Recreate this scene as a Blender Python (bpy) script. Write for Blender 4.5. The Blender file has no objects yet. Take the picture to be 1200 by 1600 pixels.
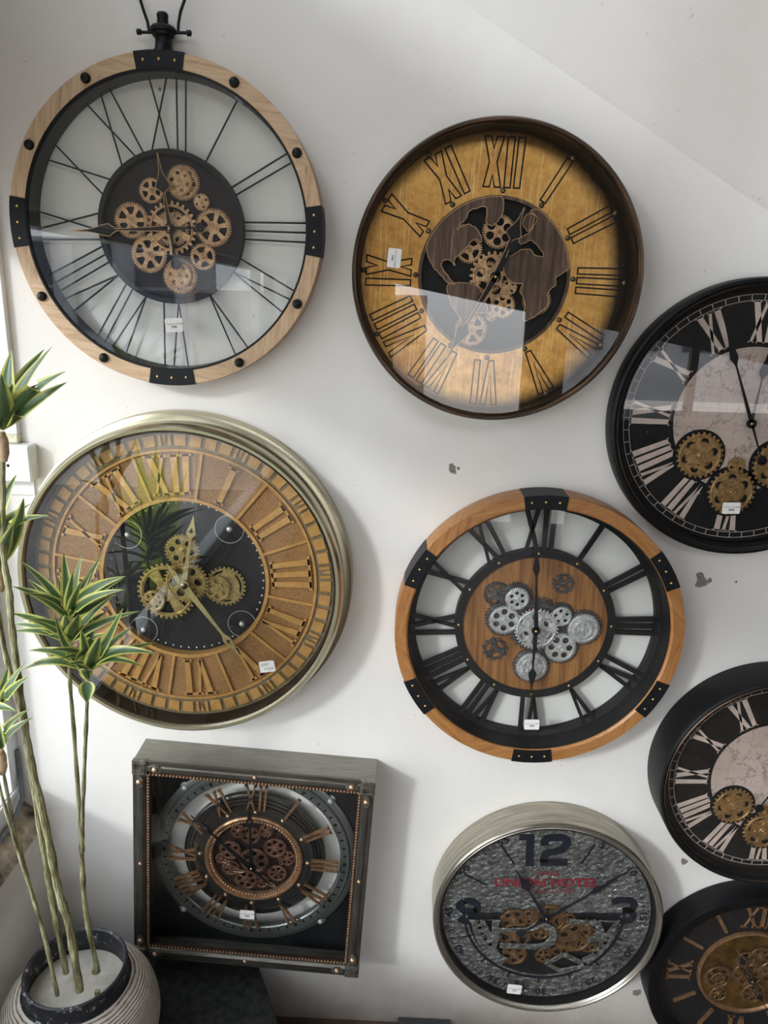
import bpy, math, random
from mathutils import Vector, Matrix
from mathutils.geometry import tessellate_polygon
PI = math.pi
R = math.radians
random.seed(7)
S = bpy.context.scene
COL = S.collection

# ------------------------------------------------------------------ camera
RT = Vector((0.99921166, 0.03018313, 0.02578823))
UP = Vector((-0.03294171, 0.26784035, 0.96289999))
FW = Vector((-0.02215621, 0.96299041, -0.26862349))
cam_d = bpy.data.cameras.new('camera')
cam = bpy.data.objects.new('camera', cam_d)
COL.objects.link(cam)
m = Matrix((RT, UP, -FW)).transposed().to_4x4()
m.translation = (0, -1.5, 0)
cam.matrix_world = m
cam_d.sensor_fit = 'HORIZONTAL'
cam_d.sensor_width = 36
cam_d.lens = 36 * 1190.79 / 1200
cam_d.clip_start = 0.02
S.camera = cam

# ------------------------------------------------------------------ world, sun, exposure
S.view_settings.view_transform = 'Standard'
S.view_settings.look = 'None'
S.view_settings.gamma = 1
S.view_settings.use_curve_mapping = False
S.view_settings.exposure = 0.2
SKY = 4.1
w = bpy.data.worlds.new('daylight')
S.world = w
w.use_nodes = True
nt = w.node_tree
bg = nt.nodes['Background']
tc = nt.nodes.new('ShaderNodeTexCoord')
sx = nt.nodes.new('ShaderNodeSeparateXYZ')
nt.links.new(tc.outputs['Generated'], sx.inputs[0])
cr = nt.nodes.new('ShaderNodeValToRGB')
mr = nt.nodes.new('ShaderNodeMapRange')
mr.inputs[1].default_value = -1
mr.inputs[2].default_value = 1
nt.links.new(sx.outputs[2], mr.inputs[0])
nt.links.new(mr.outputs[0], cr.inputs[0])
e = cr.color_ramp.elements
e[0].position = 0.0; e[0].color = (0.22, 0.20, 0.18, 1)
e[1].position = 1.0; e[1].color = (0.82, 0.88, 1.0, 1)
for p_, c_ in ((0.42, (0.48, 0.46, 0.44, 1)), (0.495, (0.84, 0.86, 0.88, 1)), (0.505, (0.92, 0.94, 0.98, 1)), (0.6, (0.90, 0.94, 1.0, 1))):
    k = e.new(p_); k.color = c_
nt.links.new(cr.outputs[0], bg.inputs[0])
bg.inputs[1].default_value = SKY

def light(name, kind, energy, color, loc=(0, 0, 0), direction=(0, 0, -1), **kw):
    d = bpy.data.lights.new(name, kind)
    d.energy = energy; d.color = color
    for k, v in kw.items(): setattr(d, k, v)
    o = bpy.data.objects.new(name, d)
    o.location = loc
    o.rotation_euler = Vector(direction).to_track_quat('-Z', 'Y').to_euler()
    COL.objects.link(o)
    return o
SUN = light('sun', 'SUN', 1.5, (0.97, 0.98, 1.0), (-3, -3, 3), (0.62, 0.62, -0.34), angle=R(6))
def portal(name, loc, direction, sx_, sy_):
    o = light(name, 'AREA', 1, (1, 1, 1), loc, direction, shape='RECTANGLE', size=sx_, size_y=sy_)
    o.data.cycles.is_portal = True
    return o
portal('portal_front', (0.9, -4.62, -0.65), (0, 1, 0), 5.3, 2.3)
portal('portal_side', (-1.02, -2.1, -0.48), (1, 0, 0), 4.2, 1.35)

portal('portal_added_window', (-1.02, -1.4, 1.5), (1, 0, 0), 2.8, 1.3)  # sky through the added high opening on the left
portal('portal_added_front_gap', (1.1, -4.72, 1.95), (0, 1, 0), 4.3, .7)  # sky through a gap added above the front lintel to brighten the wall
# ------------------------------------------------------------------ materials
class NB:
    def __init__(s, name):
        s.m = bpy.data.materials.new(name); s.m.use_nodes = True
        s.t = s.m.node_tree; s.b = s.t.nodes['Principled BSDF']; s.out = s.t.nodes['Material Output']
        s.tc = s.t.nodes.new('ShaderNodeTexCoord')
    def n(s, typ, ins=None, **props):
        x = s.t.nodes.new('ShaderNode' + typ)
        for k, v in props.items(): setattr(x, k, v)
        for k, v in (ins or {}).items(): s.set(x.inputs[k], v)
        return x
    def set(s, sock, v):
        if isinstance(v, bpy.types.NodeSocket): s.t.links.new(v, sock)
        elif isinstance(v, bpy.types.Node): s.t.links.new(v.outputs[0], sock)
        else:
            if sock.type == 'RGBA' and len(v) == 3: v = (*v, 1)
            sock.default_value = v
    def P(s, **kw):
        names = dict(col='Base Color', rough='Roughness', metal='Metallic', normal='Normal', spec='Specular IOR Level', coat='Coat Weight', trans='Transmission Weight', emit='Emission Color', es='Emission Strength')
        for k, v in kw.items(): s.set(s.b.inputs[names[k]], v)
    def coord(s, scale=(1, 1, 1), rot=(0, 0, 0), src='Object'):
        return s.n('Mapping', {0: s.tc.outputs[src], 2: rot, 3: scale}).outputs[0]
    def noise(s, scale, detail=4, rough=.6, vec=None, dist=0):
        return s.n('TexNoise', {'Vector': vec or s.coord(), 'Scale': scale, 'Detail': detail, 'Roughness': rough, 'Distortion': dist}).outputs[0]
    def ramp(s, fac, stops, interp='LINEAR'):
        r = s.n('ValToRGB', {0: fac}); cr = r.color_ramp; cr.interpolation = interp
        while len(cr.elements) < len(stops): cr.elements.new(.5)
        for el, (p, c) in zip(cr.elements, stops):
            el.position = p; el.color = (*c, 1) if len(c) == 3 else c
        return r.outputs[0]
    def mix(s, fac, a, b, mode='MIX'):
        x = s.n('Mix', data_type='RGBA', blend_type=mode)
        s.set(x.inputs[0], fac); s.set(x.inputs[6], a); s.set(x.inputs[7], b)
        return x.outputs[2]
    def math(s, op, a, b=0., c=0.):
        x = s.n('Math', operation=op); s.set(x.inputs[0], a); s.set(x.inputs[1], b); s.set(x.inputs[2], c)
        return x.outputs[0]
    def maprange(s, v, a, b, c=0., d=1.):
        return s.n('MapRange', {0: v, 1: a, 2: b, 3: c, 4: d}).outputs[0]
    def bump(s, h, strength=.3, dist=.002):
        s.P(normal=s.n('Bump', {'Height': h, 'Strength': strength, 'Distance': dist}).outputs[0])
def srgb(r, g, b):
    f = lambda c: (c / 255 / 12.92) if c / 255 <= .04045 else ((c / 255 + .055) / 1.055) ** 2.4
    return (f(r), f(g), f(b))
def k_(c, s): return tuple(min(1, v * s) for v in c)

def simple(name, col, rough=.5, metal=0., var=.12, scale=60, bump=0., spec=None):
    b = NB(name)
    n = b.noise(scale, 5)
    b.P(col=b.ramp(n, [(.3, k_(col, 1 - var * 2)), (.7, k_(col, 1 + var))]), rough=rough, metal=metal, spec=(.22 if max(col) < .03 else .5) if spec is None else spec)
    if bump: b.bump(n, bump, .001)
    return b.m
def patina(name, base, dark, rough=.42, metal=.85, scale=140, lo=.35, hi=.6, spec=.5):
    b = NB(name)
    n = b.noise(scale, 6, .65)
    n2 = b.noise(scale * .25, 4)
    f = b.math('ADD', b.math('MULTIPLY', n, .6), b.math('MULTIPLY', n2, .4))
    b.P(col=b.ramp(f, [(lo, dark), (hi, base)]), rough=b.maprange(n, .3, .7, rough + .12, rough - .08), metal=metal)
    b.bump(n, .12, .0006)
    return b.m
def brushed(name, base, dark, axis='x', rough=.38, metal=.85):
    b = NB(name)
    sc = {'x': (6, 160, 160), 'z': (160, 160, 6), 'r': (60, 60, 60)}[axis]
    n = b.noise(3, 6, .7, b.coord(sc))
    n2 = b.noise(9, 4)
    f = b.math('ADD', b.math('MULTIPLY', n, .7), b.math('MULTIPLY', n2, .3))
    b.P(col=b.ramp(f, [(.32, dark), (.62, base)]), rough=rough, metal=metal)
    b.bump(n, .1, .0005)
    return b.m
def radial_coord(b, rs=60, asc=6):
    """angle / radius / depth coordinates of a round thing (object space)"""
    s = b.n('SeparateXYZ', {0: b.tc.outputs['Object']})
    rad = b.math('SQRT', b.math('ADD', b.math('MULTIPLY', s.outputs[0], s.outputs[0]), b.math('MULTIPLY', s.outputs[2], s.outputs[2])))
    ang = b.math('ARCTAN2', s.outputs[0], s.outputs[2])
    return rad, ang, s
def brushed_round(name, base, dark, rough=.36, metal=.85, asc=3., rs=300., stops=(.34, .62)):
    b = NB(name)
    rad, ang, s = radial_coord(b)
    v = b.n('CombineXYZ', {0: b.math('MULTIPLY', ang, asc), 1: b.math('MULTIPLY', rad, rs), 2: b.math('MULTIPLY', s.outputs[1], rs)}).outputs[0]
    n = b.noise(1, 5, .65, v)
    b.P(col=b.ramp(n, [(stops[0], dark), (stops[1], base)]), rough=rough, metal=metal)
    b.bump(n, .08, .0005)
    return b.m
def wood_ring(name, lightc, midc, darkc, seg=4, off=.4, rough=.5):
    """segments of straight-grained wood, each at its own angle, joined round a ring"""
    b = NB(name)
    rad, ang, s = radial_coord(b)
    k = b.math('FLOOR', b.math('MULTIPLY', b.math('ADD', ang, off), seg / (2 * PI)))
    rot = b.math('MULTIPLY', b.math('ADD', k, .5), 2 * PI / seg)
    rot = b.math('SUBTRACT', rot, off)
    vr = b.n('VectorRotate', {'Vector': b.tc.outputs['Object'], 'Axis': (0, 1, 0), 'Angle': b.math('SUBTRACT', b.math('MULTIPLY', rot, -1.), -.25)}, rotation_type='AXIS_ANGLE')
    mp = b.n('Mapping', {0: vr.outputs[0], 1: (0, 0, 0), 3: (9, 70, 110)}).outputs[0]
    kk = b.n('CombineXYZ', {0: b.math('MULTIPLY', k, 3.7), 1: 0., 2: b.math('MULTIPLY', k, 1.9)}).outputs[0]
    vv = b.n('VectorMath', {0: mp, 1: kk}, operation='ADD').outputs[0]
    n = b.noise(1.2, 8, .62, vv, .6)
    n2 = b.noise(5, 3, .5, vv)
    f = b.math('ADD', b.math('MULTIPLY', n, .75), b.math('MULTIPLY', n2, .25))
    b.P(col=b.ramp(f, [(.3, darkc), (.47, midc), (.66, lightc)]), rough=rough)
    b.bump(f, .25, .0008)
    return b.m

M = {}
# wall with chips, scratches and brown-stained foot, shade painted in above it
b = NB('wall_plaster')
n1 = b.noise(2.2, 5, .6); n2 = b.noise(90, 4, .6); n3 = b.noise(9, 6, .7)
base = b.ramp(n1, [(.3, (.72, .675, .61)), (.7, (.81, .775, .72))])
scr = b.ramp(b.noise(1.0, 8, .75, b.coord((6, 1, 30), (0, .5, 0)), 2.0), [(.63, (0, 0, 0)), (.70, (1, 1, 1))])
base = b.mix(b.math('MULTIPLY', scr, .16), base, (.42, .40, .38))
spk = b.ramp(b.noise(70, 2, .5), [(.735, (0, 0, 0)), (.75, (1, 1, 1))])
base = b.mix(b.math('MULTIPLY', spk, .28), base, (.25, .21, .17))
sep = b.n('SeparateXYZ', {0: b.tc.outputs['Object']})
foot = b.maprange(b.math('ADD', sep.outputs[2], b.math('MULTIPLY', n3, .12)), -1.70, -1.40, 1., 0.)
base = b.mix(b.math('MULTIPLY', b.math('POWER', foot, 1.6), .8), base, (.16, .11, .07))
leftd = b.math('MULTIPLY', b.maprange(b.math('ADD', sep.outputs[0], b.math('MULTIPLY', n3, .12)), -.80, -.70, 1., 0.), b.maprange(b.math('ABSOLUTE', b.math('ADD', sep.outputs[2], 1.20)), .04, .09, 1., 0.))
base = b.mix(b.math('MULTIPLY', leftd, .6), base, (.30, .22, .14))
nv = b.n('TexNoise', {'Vector': b.coord(), 'Scale': 45., 'Detail': 3.})
off = b.n('VectorMath', {0: nv.outputs[1], 1: (.5, .5, .5)}, operation='SUBTRACT').outputs[0]
off = b.n('VectorMath', {0: off, 'Scale': .022}, operation='SCALE').outputs[0]
pv = b.n('VectorMath', {0: b.tc.outputs['Object'], 1: off}, operation='ADD').outputs[0]
hole = None
for cx, cz, r in ((.101, -.323, .0085), (.622, -.533, .009), (.626, -.547, .011), (.641, -.541, .0055), (.615, -1.618, .009), (.6787, -1.2306, .008), (.1135, -.3215, .003), (-.455, .352, .003), (.70, -.545, .003)):
    d = b.n('VectorMath', {0: b.n('VectorMath', {0: pv, 1: (1, 0, 1)}, operation='MULTIPLY').outputs[0], 1: (cx, 0, cz)}, operation='DISTANCE').outputs[1]
    h = b.maprange(d, r * .92, r * 1.08, 1., 0.)
    hole = h if hole is None else b.math('MAXIMUM', hole, h)
base = b.mix(hole, base, b.ramp(b.noise(300, 3), [(.4, (.13, .105, .085)), (.6, (.30, .27, .225))]))
b.P(col=base, rough=.62)
b.bump(b.math('SUBTRACT', b.math('ADD', b.math('MULTIPLY', n2, .25), b.math('MULTIPLY', n1, 2.)), b.math('MULTIPLY', hole, 1.5)), .35, .0025)
M['wall'] = b.m
M['floor'] = simple('floor_cement', (.12, .08, .055), .7, 0, .25, 9, .2)
M['ceil'] = simple('ceiling_paint', (.10, .085, .07), .8, 0, .05, 4)
M['pavement'] = simple('pale_pavement', (.30, .28, .25), .8, 0, .15, 6)
M['dark_brown'] = simple('dark_brown_lining', (.018, .012, .007), .5, 0, .3, 30)
M['sill'] = simple('sill_dirty_cement', (.34, .27, .19), .8, 0, .5, 22, .4)
M['white_plastic'] = simple('white_painted_plastic', (.78, .78, .74), .45, 0, .05, 50, .2)
M['cream_plaster'] = simple('cream_plaster', (.66, .60, .42), .7, 0, .15, 60, .4)
M['aluminium'] = simple('white_aluminium', (.72, .73, .72), .4, .1, .08, 40)
M['grey_rubber'] = simple('grey_cable', (.12, .13, .15), .5, 0, .1)
M['black'] = simple('black_metal', (.0085, .009, .010), .48, .0, .15, 70)
M['black_satin'] = simple('black_satin', (.0075, .0075, .008), .42, 0., .12, 30)
M['matte_black'] = simple('matte_black_board', (.010, .010, .011), .6, 0, .2, 40)
M['charcoal'] = simple('charcoal_panel', (.011, .011, .012), .6, 0, .2, 20)
M['disc_purple'] = simple('dark_plum_board', (.016, .010, .012), .55, 0, .15, 30)
M['brass_stud'] = patina('brass_stud', (.72, .50, .20), (.40, .25, .08), .3, .9)
M['bronze_stud'] = patina('dull_bronze_stud', (.20, .15, .08), (.08, .06, .03), .4, .7)
M['gear_gold'] = patina('pale_gold_gear', (.66, .41, .22), (.34, .19, .09), .40, .55)
M['gear_gold2'] = patina('antique_gold_gear', (.52, .31, .13), (.20, .11, .04), .38, .65)
M['gear_brass'] = patina('brass_gear', (.50, .36, .13), (.22, .14, .05), .38, .7)
M['brass_hand'] = patina('brass_hand', (.62, .50, .25), (.42, .32, .13), .35, .7)
M['gear_copper'] = patina('copper_gear', (.36, .18, .115), (.11, .05, .03), .36, .7)
M['plate_copper'] = patina('dark_copper_plate', (.06, .028, .02), (.012, .007, .006), .5, .5)
M['gear_bronze'] = patina('bronze_gear', (.34, .19, .09), (.11, .055, .025), .38, .7)
M['copper'] = patina('copper_numeral', (.52, .29, .15), (.24, .12, .055), .36, .7)
M['copper_pale'] = patina('pale_copper_stud', (.62, .42, .27), (.36, .22, .13), .3, .8)
M['gear_silver'] = patina('silver_gear', (.74, .73, .70), (.42, .41, .39), .36, .6)
M['gear_iron'] = patina('dark_iron_gear', (.17, .165, .16), (.03, .03, .03), .4, .7, 200)
M['copper_edge'] = patina('copper_edge', (.60, .36, .20), (.4, .22, .11), .35, .8)
M['wood_pale'] = wood_ring('pale_oak', (.66, .46, .29), (.53, .35, .20), (.33, .19, .10))
M['wood_warm'] = wood_ring('warm_teak', (.44, .205, .065), (.34, .145, .042), (.20, .075, .020), 6, PI / 6, .38)
b = NB('teak_disc')
n = b.noise(1, 8, .62, b.coord((120, 20, 7)), .5)
b.P(col=b.ramp(n, [(.32, (.13, .05, .015)), (.5, (.25, .105, .032)), (.66, (.36, .165, .055))]), rough=.42)
M['wood_disc'] = b.m
# brushed brown continents
b = NB('brushed_brown_metal')
n = b.noise(1, 6, .7, b.coord((160, 20, 9), (0, .25, 0)))
b.P(col=b.ramp(n, [(.32, (.045, .026, .018)), (.55, (.12, .072, .05)), (.7, (.26, .17, .12))]), rough=.42, metal=.6)
M['brown_metal'] = b.m
# gold leaf face, darkened by painted-in rim shade and by age toward its rim, scratched
b = NB('gold_leaf')
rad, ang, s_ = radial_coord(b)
n = b.noise(60, 8, .7); n2 = b.noise(7, 5, .6); 
s1 = b.noise(1, 4, .6, b.coord((240, 1, 8), (0, .7, 0))); s2 = b.noise(1, 4, .6, b.coord((240, 1, 8), (0, -.9, 0)))
f = b.math('ADD', b.math('MULTIPLY', n, .5), b.math('MULTIPLY', n2, .5))
c = b.ramp(f, [(.35, (.42, .185, .04)), (.5, (.68, .345, .088)), (.68, (.92, .54, .17))])
c = b.mix(b.ramp(s1, [(.56, (0, 0, 0)), (.66, (.5, .5, .5))]), c, (.95, .74, .36))
c = b.mix(b.ramp(s2, [(.57, (0, 0, 0)), (.68, (.5, .5, .5))]), c, (.26, .13, .04))
c = b.mix(b.ramp(b.noise(150, 2, .5), [(.70, (0, 0, 0)), (.74, (.8, .8, .8))]), c, (.07, .04, .02))
age_shade = b.maprange(b.math('ADD', b.math('ADD', rad, b.math('MULTIPLY', s_.outputs[0], .05)), b.math('MULTIPLY', n2, .03)), .232, .262, 0., 1.)
c = b.mix(age_shade, c, (.035, .022, .014))
b.P(col=c, rough=b.maprange(n, .3, .7, .42, .28), metal=.75)
b.bump(b.math('ADD', n, b.math('MULTIPLY', s1, .5)), .25, .0008)
M['gold_leaf'] = b.m
M['bronze_rim'] = brushed_round('burnished_bronze_rim', (.20, .115, .065), (.012, .009, .007), .36, .6, 2.2, 260, (.42, .72))
M['champagne'] = brushed_round('champagne_metal', (.55, .50, .36), (.42, .38, .25), .27, .9, .6, 500)
M['nickel'] = brushed_round('brushed_nickel', (.50, .46, .38), (.24, .215, .17), .30, .85, 3, 420)
M['gunmetal'] = brushed('gunmetal', (.235, .215, .18), (.05, .047, .038), 'x')
M['gunmetal_v'] = brushed('gunmetal_upright', (.235, .215, .18), (.05, .047, .038), 'z')
M['cap_metal'] = patina('worn_cap_metal', (.34, .31, .26), (.06, .055, .045), .36, .75, 90)
M['side_metal'] = brushed('brushed_side_metal', (.34, .325, .285), (.16, .15, .125), 'x', .42, .7)
M['track_metal'] = brushed_round('grey_track_metal', (.26, .27, .25), (.13, .135, .12), .36, .75, 1.5, 300)
M['stepped_metal'] = brushed_round('dark_stepped_metal', (.095, .09, .08), (.03, .028, .025), .34, .75, 1.5, 300)
# orange-tan relief face
b = NB('rusty_tan_relief'); n = b.noise(330, 5, .7); n2 = b.noise(14, 4)
b.P(col=b.mix(n2, b.ramp(n, [(.35, (.19, .082, .022)), (.6, (.42, .195, .052))]), b.ramp(n, [(.35, (.12, .07, .028)), (.6, (.29, .15, .05))])), rough=.7, metal=.15); b.bump(n, .6, .0012)
M['tan_ground'] = b.m
M['tan_raised'] = simple('tan_raised_relief', (.52, .27, .075), .46, .3, .12, 60, .15)

M['tan_track'] = simple('tan_track_ground', (.21, .15, .075), .5, .2, .2, 60, .15)
# hammered galvanised sheet
b = NB('hammered_zinc')
v = b.n('TexVoronoi', {'Vector': b.coord((1, 1, 1.5)), 'Scale': 62., 'Randomness': 1.})
n = b.noise(70, 3, .6, None, 1.2); n2 = b.noise(10, 4)
h = b.math('ADD', b.math('MULTIPLY', v.outputs[0], .8), n)
c = b.ramp(b.math('ADD', b.math('MULTIPLY', n, .7), b.math('MULTIPLY', n2, .3)), [(.36, (.085, .085, .078)), (.5, (.175, .175, .163)), (.60, (.30, .30, .28))])
c = b.mix(b.ramp(b.noise(90, 2, .5, None, 2.), [(.66, (0, 0, 0)), (.70, (1, 1, 1))]), c, (.75, .74, .70))
b.P(col=c, rough=.34, metal=.55)
b.bump(h, .9, .005)
M['zinc'] = b.m
# printed faces
b = NB('black_print'); n = b.noise(25, 6)
c = b.ramp(n, [(.3, (.009, .0085, .008)), (.7, (.018, .016, .015))])
c = b.mix(b.ramp(b.noise(70, 2), [(.75, (0, 0, 0)), (.77, (1, 1, 1))]), c, (.3, .22, .18))
b.P(col=c, rough=.6, spec=.15)
M['black_print'] = b.m
b = NB('aged_map_print')
n = b.noise(6, 5); c = b.ramp(n, [(.3, (.42, .30, .25)), (.7, (.60, .47, .40))])
v = b.noise(9, 9, .62)
coast = b.math('ABSOLUTE', b.math('SUBTRACT', v, .5))
c = b.mix(b.ramp(coast, [(.003, (.75, .75, .75)), (.008, (0, 0, 0))]), c, (.13, .075, .055))
v2 = b.noise(26, 5, .6)
c = b.mix(b.ramp(b.math('ABSOLUTE', b.math('SUBTRACT', v2, .56)), [(.004, (.5, .5, .5)), (.009, (0, 0, 0))]), c, (.18, .11, .08))
s_ = b.n('SeparateXYZ', {0: b.tc.outputs['Object']})
for o_ in (0, 2):
    g = b.math('ABSOLUTE', b.math('SUBTRACT', b.math('FRACT', b.math('MULTIPLY', s_.outputs[o_], 26.)), .5))
    c = b.mix(b.ramp(g, [(.012, (.35, .35, .35)), (.02, (0, 0, 0))]), c, (.25, .16, .13))
b.P(col=c, rough=.5)
M['map'] = b.m
M['cream_print'] = simple('cream_print', (.58, .44, .37), .5, 0, .12, 30)
M['navy'] = simple('faded_navy_paint', (.011, .014, .024), .5, 0, .25, 160)
M['red'] = simple('faded_red_paint', (.26, .022, .032), .5, 0, .3, 200)
M['paper'] = simple('white_paper', (.80, .77, .72), .6, 0, .03, 60)
M['ink'] = simple('grey_ink', (.16, .13, .13), .6, 0, .1, 60)
M['amber'] = patina('amber_brass_disc', (.30, .15, .030), (.05, .025, .008), .30, .7, 25)
# leaves: green centre, yellow margins, from the leaf's own width coordinate
b = NB('variegated_leaf')
uv = b.n('SeparateXYZ', {0: b.tc.outputs['UV']})
d = b.math('ABSOLUTE', b.math('SUBTRACT', uv.outputs[0], .5))
st = b.noise(1, 4, .6, b.coord((40, 2.5, 1), src='UV'))
g = b.ramp(st, [(.35, (.028, .065, .022)), (.5, (.065, .12, .04)), (.68, (.16, .24, .12))])
y = b.ramp(st, [(.35, (.42, .44, .07)), (.65, (.66, .65, .20))])
edge = b.maprange(b.math('ADD', d, b.math('MULTIPLY', b.math('SUBTRACT', st, .5), .10)), .27, .335, 0., 1.)
fac = b.math('MAXIMUM', edge, b.maprange(uv.outputs[1], .0, .10, .5, 0.))
c = b.mix(fac, g, y)
b.P(col=c, rough=.36)
tr = b.n('BsdfTranslucent', {0: c}); mx = b.n('MixShader', {0: .18, 1: b.b.outputs[0], 2: tr.outputs[0]})
b.t.links.new(mx.outputs[0], b.out.inputs[0])
M['leaf'] = b.m
b = NB('broad_lime_leaf')
uv = b.n('SeparateXYZ', {0: b.tc.outputs['UV']}); st = b.noise(1, 4, .6, b.coord((14, 3, 1), src='UV'))
c = b.ramp(st, [(.38, (.20, .60, .01)), (.48, (.60, .88, .02)), (.56, (.97, .96, .05))])
b.P(col=c, rough=.4); tr = b.n('BsdfTranslucent', {0: c}); mx = b.n('MixShader', {0: .5, 1: b.b.outputs[0], 2: tr.outputs[0]})
b.t.links.new(mx.outputs[0], b.out.inputs[0])
M['lime_leaf'] = b.m
b = NB('stem_bark'); n = b.noise(1, 6, .7, b.coord((160, 160, 22)))
b.P(col=b.ramp(n, [(.35, (.055, .038, .022)), (.47, (.20, .18, .08)), (.64, (.46, .44, .24))]), rough=.6); b.bump(n, .6, .002)
M['stem'] = b.m
M['husk'] = simple('dry_tan_husk', (.55, .38, .22), .7, 0, .3, 60, .4)
# pot
b = NB('ribbed_stoneware')
n = b.noise(5, 4); s_ = b.n('SeparateXYZ', {0: b.tc.outputs['Object']})
zz = b.math('ADD', s_.outputs[2], b.math('MULTIPLY', n, .012))
tri = b.math('PINGPONG', b.math('MULTIPLY', zz, 215.), .5)
tri = b.math('ADD', tri, b.math('MULTIPLY', b.math('SUBTRACT', b.noise(60, 4), .5), .35))
c = b.ramp(tri, [(.06, (.13, .08, .045)), (.17, (.50, .44, .36)), (.5, (.64, .59, .51))])
b.P(col=c, rough=.7); b.bump(tri, .8, .003)
M['pot'] = b.m
b = NB('pot_black_glaze'); n = b.noise(60, 6, .7)
b.P(col=b.ramp(n, [(.5, (.012, .013, .016)), (.60, (.028, .030, .036)), (.66, (.45, .44, .41))]), rough=.5); b.bump(b.noise(1, 4, .6, b.coord((30, 30, 260))), .5, .002)
M['pot_rim'] = b.m
M['filler'] = simple('plaster_filler', (.50, .46, .38), .8, 0, .12, 25, .4)
M['slate'] = simple('dark_slate_top', (.022, .023, .020), .55, 0, .35, 55, .3)
M['grey_board'] = simple('grey_board', (.06, .065, .065), .7, 0, .2, 30)
M['facade'] = simple('pale_pink_render', (.55, .42, .36), .8, 0, .15, 1)
M['facade_grey'] = simple('grey_render', (.42, .43, .45), .8, 0, .15, 1)
M['dark_pane'] = simple('dark_pane', (.05, .06, .08), .3, 0, .1)
# thin pane: reflects like real glass, lets the rest straight through
def pane(name, f0=.078, tint=(.97, .99, .985)):
    b = NB(name); b.t.nodes.remove(b.b)
    ge = b.n('NewGeometry')
    cs = b.math('ABSOLUTE', b.n('VectorMath', {0: ge.outputs['Incoming'], 1: ge.outputs['Normal']}, operation='DOT_PRODUCT').outputs[1])
    fr = b.n('Math', {0: b.math('MULTIPLY', b.math('POWER', b.math('SUBTRACT', 1., cs), 5.), 1 - f0), 1: f0}, operation='ADD'); tr = b.n('BsdfTransparent', {0: tint}); gl = b.n('BsdfGlossy', {'Color': (1, 1, 1), 'Roughness': .012})
    mx = b.n('MixShader', {0: fr.outputs[0], 1: tr.outputs[0], 2: gl.outputs[0]})
    b.t.links.new(mx.outputs[0], b.out.inputs[0])
    return b.m
M['glass'] = pane('clear_glass')
M['window_glass'] = pane('window_glass', .06, (.93, .97, 1.0))

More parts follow.
